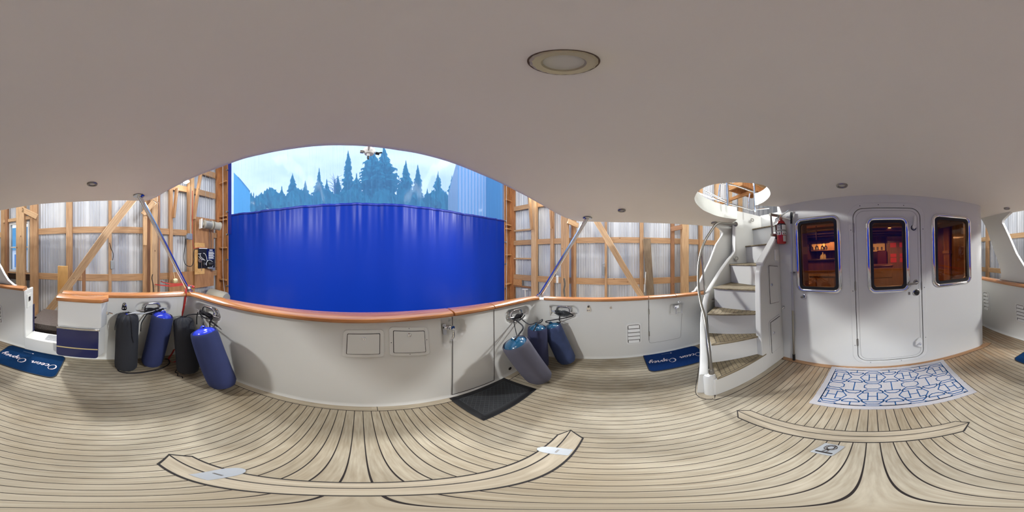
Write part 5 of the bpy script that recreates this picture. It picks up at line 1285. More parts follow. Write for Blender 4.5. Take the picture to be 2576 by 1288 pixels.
# window in the left wall
wl, wr_ = gx(23, 644, XS).y, gx(74, 644, XS).y; wz0, wz1 = gx(48, 684, XS).z, gx(48, 560, XS).z
t = empty('window_3', (XS, (wl + wr_) / 2, wz0), None, None, G_=True); del t['label'], t['category']; t['kind'] = 'structure'
def wy(a, c_, t_): return (XS - .02 + t_, a, c_)
zm = gx(48, 622, XS).z
b = MB(); b.plate([(wl, wz0), (wr_, wz0), (wr_, wz1), (wl, wz1)], [[(wl + .05, wz0 + .06), (wr_ - .05, wz0 + .06), (wr_ - .05, zm - .02), (wl + .05, zm - .02)], [(wl + .05, zm + .02), (wr_ - .05, zm + .02), (wr_ - .05, wz1 - .05), (wl + .05, wz1 - .05)]], wy, -.02, .04); b.build('window_frame', M['white'], t, bevel=.006)
b = MB(); b.plate([(wl + .03, wz0 + .03), (wr_ - .03, wz0 + .03), (wr_ - .03, wz1 - .03), (wl + .03, wz1 - .03)], [], wy, 0, .006); b.build('pane', M['winglass'] if 'winglass' in M else M['clear'], t)
MB().box((XS + .02, wl - .02, zm), (XS + .04, wl + .02, zm + .02)) if False else None
timber('sill_board', (XS + .06, wl - .05, wz0 - .02), (XS + .06, wr_ + .10, wz0 - .02), .12, .035, 'sill board under the boathouse window', 'timber', cat='board')
timber('header_board', (XS + .06, wl - .15, wz1 + .07), (XS + .06, wr_ + .12, wz1 + .09), .08, .09, 'header board over the boathouse window', 'timber2', cat='board')
timber('sill_board', (XS + .04, wl - .05, wz0 - .13), (XS + .04, wr_ + .10, wz0 - .13), .06, .15, 'dark board below the boathouse window sill', 'dark', cat='board') if 'dark' in M else None
a_, b_ = gx(58, 528, XS + .16), gx(94, 546, XS + .16)
timber('brace', a_, b_, .06, .14, 'short brace sloping above the boathouse window', 'timber2', cat='brace')
# diagonal brace (passes in front of everything)
XD = XL + .75
timber('diagonal_brace', gx(355, 478, XD), gx(131, 772, XD) + (gx(131, 772, XD) - gx(355, 478, XD)) * .25, .06, .155, 'long diagonal brace crossing the starboard boathouse wall', 'timber2', up=(0, .7, .7), cat='brace')
timber('leaning_board', gx(157, 780, XL + .45), gx(158, 669, XL + .45), gx(170, 700, XL + .45).y - gx(145, 700, XL + .45).y, .02, 'wide yellow plywood board standing upright behind the diagonal brace', 'ply2', up=(1, 0, 0), cat='board')
timber('prop_post', gx(211, 790, XL + .6), gx(211, 672, XL + .6), .07, .07, 'short reddish prop with a cap block, by the diagonal brace', 'timber3', up=(1, 0, 0), cat='post')
timber('cap_block', gx(202, 669, XL + .6), gx(221, 667, XL + .6), .09, .05, 'small cap block on top of the short prop', 'timber2', cat='block')
timber('splice_board', gx(365, 617, XS + .24), gx(365, 545, XS + .24), .09, .03, 'short splice board screwed to the spliced stud', 'timber2', up=(1, 0, 0), cat='board')
timber('knee_brace', gx(388, 508, XL + .55), gx(360, 540, XL + .5), .05, .12, 'short knee brace behind the top of the starboard raked pole', 'timber2', cat='brace')
timber('knee_brace', gx(445, 474, XS + .2), gx(437, 548, XS + .12), .05, .12, 'leaning brace with metal plate, left of the bright starboard floodlight', 'timber', up=(1, 0, 0), cat='brace')
timber('knee_brace', gx(506, 430, XS + .3), gx(488, 552, XS + .25), .05, .12, 'leaning brace above the wire drum, beside the hoist panel', 'timber', up=(1, 0, 0), cat='brace')
girt(XS, 530, 5, 2.62, 3.2, 'short thin girt near the starboard corner', 'timber3')
def panel(nm, X, pl, pr, yt, yb, dp, label, m='ply', cat='panel'):
    a, b_ = gx(pl, yt, X), gx(pr, yt, X); z1 = gx((pl + pr) / 2, yt, X).z; z0 = gx((pl + pr) / 2, yb, X).z
    s_ = 1 if X > 0 else -1
    o = MB().box((min(X, X + s_ * dp), min(a.y, b_.y), z0), (max(X, X + s_ * dp), max(a.y, b_.y), z1)).build(nm, M[m], G_=True, bevel=.003, loc=(X, (a.y + b_.y) / 2, z0)); return tag(o, label, cat)
panel('plywood_panel', XS + .14, 427, 490, 684, 745, .02, 'plywood panel low on the wall behind the starboard pole foot')
panel('plywood_panel', XS + .24, 490, 538, 548, 640, .02, 'plywood backing of the wire drum')
panel('plywood_panel', XS + .26, 490, 515, 611, 690, .02, 'thin plywood patch around the motor box', 'ply2')
panel('plywood_panel', XS + .22, 490, 538, 640, 722, .02, 'plywood backing of the black motor box')
# corner post and the panelled return beside the curtain
def corner_return(xa, xb, sgn, nm, lab, blocks, lab2):
    t = empty(nm, ((xa + xb) / 2, YC, ZB), lab, 'wall panel', G_=True)
    MB().box((xa, YC + .06, ZB), (xb, YC + .09, ZTOP)).build('back_board', M['ply'], t)
    MB().box((xa - .03, YC - .12, ZB), (xa + .06, YC + .06, ZTOP)).build('upright', M['timber3v'], t, bevel=.004)
    MB().box((xb - .035, YC - .02, ZB), (xb + .0, YC + .06, ZTOP)).build('upright', M['timber3v'], t, bevel=.004)
    for py in blocks:
        z = gy(558 if sgn < 0 else 1280, py, YC).z; MB().box((xa + .06, YC - .06, z - .02), (xb - .035, YC + .06, z + .02)).build('blocking', M['timberh'], t, bevel=.003)
corner_return(XL + .02, gy(574, 644, YC).x, -1, 'boarded_return', 'boarded bay with cross blocks between starboard corner and curtain', [462, 546, 555, 623.5, 702], '')
t = None
xr0 = gy(1269, 644, YC).x
tt = empty('boarded_return', ((xr0 + XR) / 2, YC, ZB), 'boarded bay with cross blocks between curtain and port corner', 'wall panel', G_=True)
MB().box((xr0, YC + .06, ZB), (XR, YC + .09, ZTOP)).build('back_board', M['ply'], tt)
MB().box((XR - .10, YC - .14, ZB), (XR + .02, YC + .06, ZTOP)).build('upright', M['timber3v'], tt, bevel=.004)
MB().box((xr0, YC - .02, ZB), (xr0 + .035, YC + .06, ZTOP)).build('upright', M['timber3v'], tt, bevel=.004)
for py in (506, 567, 577, 641, 713):
    z = gy(1280, py, YC).z; MB().box((xr0 + .035, YC - .06, z - .02), (XR - .10, YC + .06, z + .02)).build('blocking', M['timberh'], tt, bevel=.003)
# ---- right (port) wall
XP = XR - .09
girt(XP, 603.7, 14.5, -9, 3.3, 'long upper horizontal girt on the port boathouse wall')
girt(XP, 708.5, 16, -9, 3.3, 'long lower horizontal girt on the port boathouse wall')
girt(XP, 500, 13, -9, 3.3, 'high girt on the port wall at the height of the floodlight')
girt(XP, 385, 13, -9, 3.3, 'top girt of the port wall, seen through the stair opening', 'timber2')
def sgirt(pl, pr, py, h, label, m='timber'):
    a, b_ = gx(pl, 644, XP).y, gx(pr, 644, XP).y; p = gx((pl + pr) / 2, py, XP); timber('short_girt', (XP + .0, a, p.z), (XP + .0, b_, p.z), .07, h, label, m, cat='girt')
sgirt(1294, 1338, 579, .05, 'thin shelf-like cross piece between the port corner and broad stud, upper', 'timber2')
sgirt(1294, 1338, 650.5, .05, 'thin shelf-like cross piece between the port corner and broad stud, middle', 'timber2')
sgirt(1294, 1338, 721, .05, 'thin cross piece low beside the port corner, by the white pipe', 'timber3')
panel('scrap_board', XP - .06, 1291, 1312, 703, 718, .03, 'small scrap board nailed low beside the port corner', 'timberh', 'board')
vert(XP - .10, 1336, 1349, .13, 'broad pale stud left of the port floodlight', 'timber2', nm='post')
vert(XP - .05, 1384, 1392, .10, 'stud with leaning plate, right of the floodlight')
vert(XP - .55, 1411, 1428, .14, 'thick post behind the middle of the port raked pole', 'timber', nm='post')
vert(XP - .12, 1437, 1442, .10, 'dark red stud edge beside the port raked pole', 'timber3')
vert(XP - .10, 1442, 1448, .10, 'stud right of the dark red stud')
vert(XP - .05, 1521, 1527, .10, 'slender stud with grey cable box under the diagonal brace')
vert(XP - .08, 1610, 1619, .10, 'stud beside the weathered leaning plank')
vert(XP - .08, 1689, 1697, .10, 'stud left of the broad pale post near the stairs', 'timber3')
vert(XP - .35, 1716, 1733, .14, 'broad pale post left of the stair handrail', 'timber2', nm='post')
vert(XP - .08, 1760, 1768, .10, 'stud partly hidden by the stair handrail')
for i, (pl, pr) in enumerate(((1802, 1811), (1836, 1842), (1862, 1868))): vert(XP - .1, pl, pr, .12, ['stud seen above the white stair side', 'tall post seen through the stair opening', 'narrow post seen through the stair opening at right'][i], 'timber2')
XE = XR - .85
timber('diagonal_brace', gx(1484, 530, XE), gx(1614, 748, XE) + (gx(1614, 748, XE) - gx(1497, 558, XE)) * .25, .06, .135, 'long diagonal brace crossing the port boathouse wall', 'timber2', up=(0, -.7, .7), cat='brace')
timber('leaning_plank', gx(1638, 770, XR - .45), gx(1627, 600, XR - .3), .03, .20, 'weathered grey plank leaning on the port boathouse wall', 'oldtimber', up=(0, 1, 0), cat='plank')
o = MB().tube([gx(1621, 735, XR - .5), gx(1624.5, 684, XR - .5)], .012, 8).build('white_stick', M['white'], G_=True, loc=gx(1621, 735, XR - .5)); tag(o, 'thin white stick leaning beside the weathered plank', 'stick')
timber('knee_brace', gx(1688, 577, XP - .2), gx(1716, 571, XR - .45), .05, .13, 'short sloping brace under the overhead edge near the stairs', 'timber3', cat='brace')
timber('knee_brace', gx(1428, 556, XP - .55), gx(1454, 568, XP - .3), .05, .13, 'short sloping brace behind the top of the port raked pole', 'timber2', cat='brace')
timber('knee_brace', gx(1385, 520, XP - .3), gx(1388, 575, XP - .2), .05, .10, 'leaning brace with silver plate, left of the thick port post', 'timber', up=(-1, 0, 0), cat='brace')
timber('knee_brace', gx(1331, 492, XP - .35), gx(1338, 578, XP - .25), .05, .12, 'leaning brace just left of the port floodlight', 'timber', up=(-1, 0, 0), cat='brace')
# wooden box frame high on the port wall (through the stair opening)
t = empty('loft_frame', gr(1880, 485, 4.6), 'open wooden loft frame seen up through the stair opening', 'frame', G_=True)
c = gr(1880, 478, 4.6)
for i in range(2): MB().cbox(c + Vector((-.25 + .5 * i, 0, 0)), (.05, .9, .16)).build('side_board', M['timber3v'], t)
for i in range(2): MB().cbox(c + Vector((0, -.45 + .9 * i, 0)), (.55, .05, .16)).build('end_board', M['timberh'], t)
MB().cbox(c + Z * .09, (.6, .95, .02)).build('top_board', M['timberh'], t)
MB().box((c.x - .3, c.y - .03, c.z - .17), (XR + .03, c.y + .03, c.z - .07)).build('bearer', M['timberh'], t)
# ---- floodlights
for nm, c, lb in (('floodlight', Vector(L_SF), 'floodlight on the starboard wall forward, above the side passage'), ('floodlight', Vector(L_PF), 'floodlight on the port wall forward, above the stairs'), ('floodlight', Vector(L_STBD), 'bright round floodlight high on the starboard boathouse wall'), ('floodlight', Vector(L_PORT), 'bright round floodlight on the port boathouse wall by the overhead edge')):
    s_ = -1 if c.x < 0 else 1; cc = c + Vector((s_ * .10, 0, .12)); t = empty(nm, cc, lb, 'light', G_=True)
    MB().lathe([(0, .06), (.05, .055), (.09, .02), (.10, -.01), (.096, -.01), (.085, .012), (.0, .03)], cc + Z * .02, (0, 0, 1), 24).build('lamp_shade', M['white'], t)
    MB().lathe([(0, -.075), (.035, -.066), (.058, -.04), (.062, -.01), (.05, .02), (0, .03)], cc + Z * .02, (0, 0, 1), 24).build('lamp_bulb', M['bulb'], t)
    MB().tube([cc + Z * .07, cc + Vector((s_ * .30, 0, .12)), cc + Vector((s_ * .42, 0, .12))], .012).build('lamp_arm', M['greymetal'], t)
for xx, lb in ((-2.6, 'added unseen fill strip under the roof over the starboard side'), (3.0, 'added unseen fill strip under the roof over the port side')):
    t = empty('fill_strip', (xx, -1, 5.25), lb, 'light', G_=True); MB().box((xx - .09, -4, 5.23), (xx + .09, 2, 5.32)).box((xx - .01, -3.0, 5.32), (xx + .01, -2.98, 5.82)).box((xx - .01, 1.0, 5.32), (xx + .01, 1.02, 5.82)).build('light_body', M['white'], t)  # housing and hangers made up for the added fill lamps
# ---- curtain
cx0, cx1 = gy(575, 644, YC).x, gy(1268, 644, YC).x
n = 420
def hem_z(xx):
    tb = [(575, 541), (640, 533), (700, 526), (760, 518), (830, 514), (905, 512), (985, 514), (1060, 521), (1110, 528), (1150, 534), (1200, 543), (1240, 549), (1268, 555)]
    P_ = [gy(a, b_, YC) for a, b_ in tb]; return lin([(p.x, p.z) for p in P_])(xx)
rnd = random.Random(5); fo = [(rnd.uniform(1.5, 9), rnd.uniform(0, 6.3), rnd.uniform(.2, 1)) for _ in range(9)]
def fold(xx, v):  # v 0 at hem 1 at floor
    s = 0
    for k, (f_, p_, a_) in enumerate(fo): s += a_ * math.sin(f_ * xx * (1 + .05 * v) + p_ + .4 * v)
    fine = math.sin(17 * xx + 2 * math.sin(xx * 3)) * .5 + math.sin(31 * xx + 1.5 * math.sin(2 * xx)) * .3
    return .010 * s * (.5 + .5 * (1 - v)) + .018 * fine * max(0, 1 - v * 2.2) ** 1.3
rows = []
for i in range(n + 1):
    xx = cx0 + (cx1 - cx0) * i / n; zt = hem_z(xx); r = []
    for k in range(41):
        v = k / 40; z = zt + (-.55 - zt) * v; r.append((xx, YC + fold(xx, v), z))
    rows.append(r)
cu = empty('curtain', ((cx0 + cx1) / 2, YC, -.4), 'huge blue vinyl curtain closing the stern end of the boathouse, clear above', 'curtain', G_=True)
MB().loft(rows).build('blue_tarpaulin', M['curtain'], cu, sharp=180)
b = MB(); rows = []
for i in range(n + 1):
    xx = cx0 + (cx1 - cx0) * i / n; zt = hem_z(xx); y_ = YC + fold(xx, 0) - .004; rows.append([(xx, y_, zt - .045), (xx, y_ - .012, zt - .02), (xx, y_ - .004, zt + .012), (xx, y_ + .01, zt + .01), (xx, y_ + .01, zt - .045)])
b.loft(rows, True); b.build('hem_band', M['hem'], cu, sharp=180)
rows = []
for i in range(121):
    xx = cx0 + (cx1 - cx0) * i / 120; rows.append([(xx, YC + .012 * math.sin(3 * xx) + fold(xx, 0) * .5, hem_z(xx)), (xx, YC + .008 * math.sin(3 * xx + 1), 3.6), (xx, YC, 5.8)])
MB().loft(rows).build('clear_upper_panel', M['vinyl'], cu, sharp=180)
xa = gy(583, 644, YC).x; b = MB().box((cx0, YC - .02, 2.0), (xa, YC - .012, 5.8)); b.build('edge_band', M['hem'], cu)
for s_, lst, xx in ((-1, (428, 533, 590, 653, 719), cx0), (1, (556, 609, 664, 725), cx1)):
    for py in lst:
        z = gy(575 if s_ < 0 else 1268, py, YC).z; MB().cbox((xx + s_ * .0, YC - .04, z), (.07, .03, .03)).cbox((xx + s_ * .03, YC - .05, z), (.02, .05, .05)).build('curtain_clip', M['brushed'], cu, bevel=.004)
for px, lb in ((561.5, 'slack pale hoist rope hanging left of the curtain'), (1274, 'slack pale hoist rope hanging right of the curtain')):
    pts = [gy(px + d, py, YC - .18) for d, py in ((-1, 380), (-1, 450), (0, 540), (-1, 600), (-1.5, 650), (0, 700), (4, 740))] if px < 900 else [gy(px + d, py, YC - .18) for d, py in ((0, 440), (0, 540), (1, 620), (0, 700), (0, 760))]
    o = MB().tube(smooth_path(pts), .006, 6).build('hoist_rope', M['wrope'], G_=True, loc=pts[0]); tag(o, lb, 'rope')
# ---- hoist drum, motor box, switch box, cables
XH = XS + .26
c = gx(516, 564, XH); a_ = gx(503, 563, XH + .05); b_ = gx(547, 567, XH + .22)
t = empty('hoist_drum', a_, 'grey twin wire drum mounted on the plywood at the starboard corner', 'winch', G_=True)
d = Vector((0.18, 1, -.04)).normalized(); st = gx(505, 563, XH + .16)
MB().cbox(st, (.03, .16, .26), basis(d)).build('bracket_plate', M['white'], t, bevel=.004)
b = MB().lathe([(0, .04), (.05, .04), (.05, .08), (.10, .08), (.12, .09), (.115, .10), (.105, .12), (.105, .30), (.12, .32), (.12, .33), (.06, .335), (.06, .36), (.12, .365), (.12, .375), (.105, .39), (.105, .54), (.12, .555), (.12, .57), (0, .575)], st, d, 32); b.build('drum', M['drum'], t)
for k in range(12): MB().tube([st + d * (.135 + k * .014) + (d.orthogonal().normalized() * math.cos(q) + d.cross(d.orthogonal().normalized()) * math.sin(q)) * .107 for q in [j * PI / 10 for j in range(20)]], .005, 5, closed=True).build('wire_turn', M['greymetal'], t)
MB().tube([st, st + d * .6], .014).build('shaft', M['brushed'], t)
for k, px in enumerate((517, 528, 533)):
    p = gx(px, 556, XH + .1); o = MB().tube([p, p + Z * 3.0], .004, 6).build('hoist_wire', M['greymetal'], G_=True, loc=p); tag(o, ['leftmost', 'middle', 'rightmost'][k] + ' of three hoist wires rising from the wire drum', 'wire')
for k, px in enumerate((526.5, 532)):
    p = gx(px, 576, XH + .03); q_ = gx(px, 624, XH + .03); o = MB().tube([p, q_], .008, 6).build('drive_chain', M['trimbrown'], G_=True, loc=p); tag(o, ['left', 'right'][k] + ' drive chain between wire drum and motor box', 'chain')
XM = XS + .29
t = empty('door_motor', gx(520, 653, XM), 'black motor box with wiring, sprocket and warning sticker on the plywood', 'motor', G_=True)
def mq(pl, pr, yt, yb, x0, x1, m, nm, bev=.004):
    a, b_ = gx(pl, 650, XM).y, gx(pr, 650, XM).y; z1 = gx((pl + pr) / 2, yt, XM).z; z0 = gx((pl + pr) / 2, yb, XM).z
    return MB().box((XM + x0, a, z0), (XM + x1, b_, z1)).build(nm, m, t, bevel=bev)
mq(499, 540, 625, 674, -.03, .01, M['black'], 'housing'); mq(519, 539, 626, 654, .010, .014, M['navy'], 'warning_sticker', 0)
for k in range(8):
    a = 524 + (k % 2) ; mq(524, 536 + (k % 3), 633 + k * 2.4, 634.4 + k * 2.4, .0141, .015, M['label'], 'sticker_print', 0)
mq(526, 534, 628, 630.5, .0141, .015, M['label'], 'sticker_print', 0)
mq(500, 520, 624, 626, .0, .03, M['label'], 'top_edge', 0)
p = gx(526, 664, XM + .06); MB().lathe([(0, 0), (.055, 0), (.06, .01), (.06, .15), (.045, .17), (0, .17)], p + Vector((0, -.05, 0)), (.1, 1, 0), 24).build('motor', M['black'], t)
p = gx(515, 664, XM + .05); MB().lathe([(0, .03), (.02, .03), (.06, .02), (.07, 0)], p, (1, 0, 0), 24).build('pulley', M['black'], t); MB().lathe([(0, .05), (.022, .048), (.024, .03)], p, (1, 0, 0), 16).build('pulley_hub', M['greymetal'], t)
p = gx(503, 655, XM + .04); MB().lathe([(.02, .016), (.055, .014), (.058, 0), (.02, 0)], p, (1, 0, 0), 28, mod=lambda th, k, h: 1 + (.05 * (1 if math.sin(16 * th) > 0 else -1) if k in (1, 2) else 0)).build('sprocket', M['trimbrown'], t); MB().lathe([(0, .05), (.015, .05), (.018, 0)], p, (1, 0, 0), 14).build('sprocket_shaft', M['brushed'], t)
MB().tube([p + Vector((.01, .05, -.01)), p + Vector((.01, .045, -.12)), p + Vector((.01, .05, -.28))], .008, 6).build('pull_chain', M['trimbrown'], t)
for pts in ([(503, 639), (505, 646), (512, 652), (516, 655)], [(511, 637), (515, 638), (519, 645), (521, 656)], [(520, 668), (520, 660), (524, 655), (530, 655), (536, 661), (535, 670), (529, 675), (523, 673)], [(498, 639), (506, 638)], [(500, 645), (507, 652), (512, 654)]):
    MB().tube(smooth_path([gx(a, c_, XM + .08) for a, c_ in pts]), .007, 6).build('cable', M['label'], t)
mq(531, 537, 673, 680, .01, .08, M['greymetal'], 'junction_box'); mq(521, 530, 671, 676, .01, .10, M['greymetal'], 'motor_foot')
o = MB().tube(smooth_path([gx(500, 626, XM + .02), gx(490, 628, XM), gx(487, 640, XM), gx(488, 655, XM), gx(483, 668, XM), gx(475, 670, XM), gx(465, 663, XM), gx(462, 645, XM), gx(466, 615, XM), gx(467, 600, XM)]), .009, 6).build('hanging_cable', M['black'], G_=True, loc=gx(488, 655, XM)); tag(o, 'black cable looping from the motor box to the grey switch box', 'cable')
o = MB().tube(smooth_path([gx(520, 625, XM + .02), gx(505, 623, XM + .02), gx(492, 624, XM), gx(487, 622, XM), gx(484.5, 590, XM), gx(484, 480, XM)]), .008, 6).build('hanging_cable', M['red'], G_=True, loc=gx(492, 624, XM)); tag(o, 'reddish cable running up the stud from the motor box', 'cable')
t = empty('switch_box', gx(473, 596, XM), 'grey switch box with open cover on the narrow stud', 'switch', G_=True)
mq(469, 481, 588, 603, .0, .07, M['greymetal'], 'box_body'); mq(464, 471, 592, 601, .02, .11, M['greymetal'], 'box_cover')
o = MB().tube(smooth_path([gx(479, 588, XM), gx(479.5, 540, XM), gx(480, 470, XM)]), .008, 6).build('conduit', M['greymetal'], G_=True, loc=gx(479, 560, XM)); tag(o, 'thin conduit rising from the grey switch box', 'cable')
t = empty('junction_box', gx(283, 666, XS + .1), 'small grey junction box on the slender starboard stud', 'box', G_=True)
a = gx(283, 666, XS + .08); MB().cbox(a, (.07, .09, .20)).build('box_body', M['greymetal'], t, bevel=.008)
MB().tube(smooth_path([a + Vector((0, 0, .10)), a + Vector((.0, .02, .25)), a + Vector((0, -.04, .40)), a + Vector((0, -.07, .52))]), .008, 6).build('cable', M['black'], t)
t = empty('junction_box', gx(1519, 680, XP - .1), 'grey cable box on the slender port stud under the brace', 'box', G_=True)
a = gx(1518, 681, XP - .1); MB().cbox(a, (.06, .07, .24)).build('box_body', M['greymetal'], t, bevel=.008); MB().tube([a + Z * .12, a + Vector((0, .03, .16)), a + Vector((0, -.04, .2))], .012, 6).build('cable', M['greymetal'], t)
o = MB().lathe([(0, -.055), (.04, -.05), (.055, -.02), (.055, .02), (.04, .05), (0, .055)], gx(441, 706, XS + .3), (0, 1, .12), 20).tube([gx(440, 702, XS + .3), gx(437, 685, XS + .2)], .005, 6).build('float', M['cream'], G_=True, loc=gx(441, 706, XS + .3)); tag(o, 'small cream float hanging on a cord behind the starboard pole', 'float')
o = MB().cbox(gx(1402, 703, XP - .58), (.04, .05, .18)).build('white_bar', M['white'], G_=True, loc=gx(1402, 703, XP - .58)); tag(o, 'small white bar beside the thick port post', 'bar')
o = MB().tube(smooth_path([gx(1419, 700, XP - .75), gx(1421, 715, XP - .75), gx(1419, 730, XP - .75), gx(1421, 748, XP - .75)]), .022, 8).build('hanging_rope', mat('speckled_rope', (90, 86, 80), .9, noise=.9, nscale=40), G_=True, loc=gx(1419, 720, XP - .75)); tag(o, 'speckled rope hanging on the thick post behind the port raked pole', 'rope')
o = MB().tube([gx(1314, 728, XP - .1), gx(1328, 728, XP - .1)], .02, 8).tube([gx(1321, 728, XP - .1), gx(1321, 762, XP - .1)], .018, 8).build('water_pipe', M['white'], G_=True, loc=gx(1321, 735, XP - .1)); tag(o, 'white pipe tee low beside the port corner', 'pipe')
o = MB().tube(smooth_path([gx(384, 690, XS + .5), gx(382, 700, XS + .5), gx(385, 715, XS + .5), gx(387, 735, XS + .5)]), .010, 8).build('dark_tie', M['black'], G_=True, loc=gx(384, 700, XS + .5)); tag(o, 'black cable end tied to the pale post behind the starboard pole', 'cable')
o = MB().tube(smooth_path([gx(384, 503, XS + .5), gx(392, 508, XS + .5), gx(399, 513, XS + .5), gx(398.5, 560, XS + .5), gx(398, 640, XS + .5), gx(399, 740, XS + .5)]), .008, 6).build('dark_tie', M['trimbrown'], G_=True, loc=gx(399, 513, XS + .5)); tag(o, 'brown cord running down beside the pale post from a small knot', 'cable')
# grey padded roll below the hoist rope
o = MB(); p = gy(548, 738, YC - .5)
o.lathe([(0, -.34), (.15, -.33), (.19, -.28), (.19, .26), (.16, .31), (0, .32)], p + Vector((0, 0, -.10)), (1, .1, -.05), 28); o = o.build('canvas_roll', M['drum'], G_=True, loc=p); tag(o, 'grey canvas roll standing low before the starboard end of the curtain', 'roll')
# ---- docks and water
o = MB().box((XL, -9, -.45), (-2.35, YC - .3, -.35)).build('dock', M['dock'], G_=True, loc=(-3, 0, .2)); struct(o); o.name = 'floor_dock_starboard'
o = MB().box((2.7, -9, -.45), (XR, YC - .3, -.35)).build('dock', M['dock'], G_=True, loc=(3.3, 0, .2)); struct(o); o.name = 'floor_dock_port'
o = MB().box((-2.34, -.95, .22), (-1.99, -.30, .30)).box((-2.75, -1.05, -.33), (-2.34, -.15, .24)).build('boarding_step', M['mesh'], loc=(-2.2, -.6, .25)); tag(o, 'shiny brown mesh covered boarding step outside the open gate', 'step')
o = MB().add([(-60, -9, -.5), (60, -9, -.5), (60, 14, -.5), (-60, 14, -.5)], [(0, 1, 2, 3)]).build('water', M['water'], G_=True); struct(o); o.name = 'floor_water'

# ================================================================ OUTSIDE beyond the curtain
o = MB().add([(-120, 14, -.45), (120, 14, -.45), (120, 160, 1.5), (-120, 160, 1.5)], [(0, 1, 2, 3)]).build('ground', M['ground'], G_=True); struct(o); o.name = 'floor_shore'
def conifer(px, top, wpx, Y, seed, label, sparse=0, kind=0):
    rn = random.Random(seed); base = gy(px, 540, Y); tp = gy(px, top, Y); base.z = .5; h = tp.z - base.z
    hw = abs(gy(px + wpx / 2, 540, Y).x - base.x); hv = tp.z - gy(px, 525, Y).z
    if kind == 0: hw *= min(3.2, max(1.0, .62 * h / max(hv, 1)))
    t = empty('conifer', base, label, 'tree', 'conifers beyond the clear curtain', G_=True)
    MB().tube([base, base.lerp(tp, .5), tp], [h * .02, h * .012, .03], 8).build('trunk', M['trunk'], t)
    b = MB(); nl = 34 if not sparse else 22
    for k in range(nl):
        f = k / (nl - 1); z = base.z + h * (.12 + .88 * f); prof = (1 - f) ** .75 if kind == 0 else min(1, (1 - f) * 2.6) * (.75 + .25 * math.sin(f * 9 + seed))
        R = max(.12, hw * prof * rn.uniform(.75, 1.12)); nb = 13 if not sparse else 8; a0 = rn.uniform(0, 6)
        for j in range(nb):
            a = a0 + j * 2 * PI / nb + rn.uniform(-.2, .2); r_ = R * rn.uniform(.5, 1.22); dr = r_ * rn.uniform(.12, .38) * (1 if rn.random() < .85 else -.6)
            d = Vector((math.cos(a), math.sin(a), 0)); s_ = Vector((-d.y, d.x, 0)) * r_ * (.17 if not sparse else .13); c0 = Vector((base.x, base.y, z))
            th = h * .030
            tip = c0 + d * r_ - Z * dr; mid = c0 + d * r_ * .55 - Z * dr * .35
            b.add([c0 + Z * th, mid + s_, tip, mid - s_, c0 - Z * th, mid - Z * th * 1.6, mid + Z * th * .6], [(0, 1, 6), (0, 6, 3), (6, 1, 2), (6, 2, 3), (4, 5, 1), (4, 3, 5), (5, 2, 1), (5, 3, 2)])
            # twig fringes
            for q in (.45, .7, .9):
                w0 = c0 + d * r_ * q - Z * dr * q
                for s1 in (1, -1): b.add([w0, w0 + s_ * s1 * (1.5 - q) + d * r_ * .10 - Z * th * .9, w0 + d * r_ * .12], [(0, 1, 2)])
    b.add([tp - Z * h * .05 + Vector((.06, 0, 0)), tp - Z * h * .05 - Vector((.06, 0, 0)), tp, tp - Z * h * .05 + Vector((0, .06, 0))], [(0, 1, 2), (1, 3, 2), (3, 0, 2)])
    b.build('foliage', M['conifer'], t, weld=False)
TREES = [(638, 488, 26, 34, 'small conifer beside the blue gabled building', 0, 1), (651, 493, 22, 36, 'low conifer second from the blue gabled building', 0, 1), (665, 483, 30, 34, 'conifer third from the blue gabled building', 0, 1),
 (709, 472, 46, 33, 'broad bushy conifer left of the blunt-topped tree', 0, 1), (736, 440, 52, 32, 'tall blunt-topped conifer in the left half of the view', 0, 0), (768, 459, 42, 33, 'pointed pair tree right of the blunt-topped conifer', 0, 0),
 (803, 427, 56, 34, 'sparse spindly conifer with short tiers', 1, 0), (822, 455, 70, 31, 'dense dark conifer mass left of the bare twigs', 0, 1), (850, 446, 60, 32, 'dense conifer beside the bare twigs', 0, 1), (876, 384, 66, 33, 'tall pointed conifer left of the giant pair', 0, 0), (897, 440, 60, 32, 'shorter conifer at the foot of the tall pointed one', 0, 1),
 (938, 368, 88, 33, 'left of the two giant conifers in the centre', 0, 1), (966, 362, 74, 34, 'right of the two giant conifers in the centre', 0, 1), (1021, 408, 58, 33, 'thin-topped conifer right of the giant pair', 0, 0), (1004, 455, 50, 32, 'low bushy conifer at the foot of the thin-topped one', 0, 1), (1051, 419, 46, 34, 'neat narrow conifer with a pointed top', 0, 0),
 (1075, 478, 52, 33, 'low conifer between the narrow and the lone airy one', 0, 1), (1102, 434, 54, 34, 'lone airy conifer left of the pale building', 1, 0), (1137, 446, 46, 33, 'airy conifer second from the pale building', 1, 0), (1152, 428, 34, 34, 'conifer cut off by the pale building', 0, 0), (690, 500, 26, 38, 'faint low conifer left of the broad bushy one', 1, 0), (1122, 485, 50, 32, 'low dense conifer in front of the airy ones', 0, 1)]
for i, (px, tp_, w_, Y, lb, sp, kd) in enumerate(TREES): conifer(px, tp_, w_, Y, i + 3, lb, sp, kd)
# bare twiggy tree
rn = random.Random(4); base = gy(842, 540, 31); t = empty('bare_tree', base, 'leafless twiggy tree between dense conifers', 'tree', G_=True); b = MB()
tp = gy(842, 438, 31)
for k in range(60):
    a = rn.uniform(-1, 1); p0_ = base.lerp(tp, rn.uniform(.5, .85)); p1_ = p0_ + Vector((a * 1.9, rn.uniform(-.8, .8), rn.uniform(.7, 2.2) * (1.1 - abs(a) * .5))); b.tube([p0_, p0_.lerp(p1_, .5) + Vector((0, 0, .15)), p1_], [.035, .02, .01], 4)
b.tube([base, base.lerp(tp, .8)], .15, 8); b.build('branches', M['conifer2'], t)
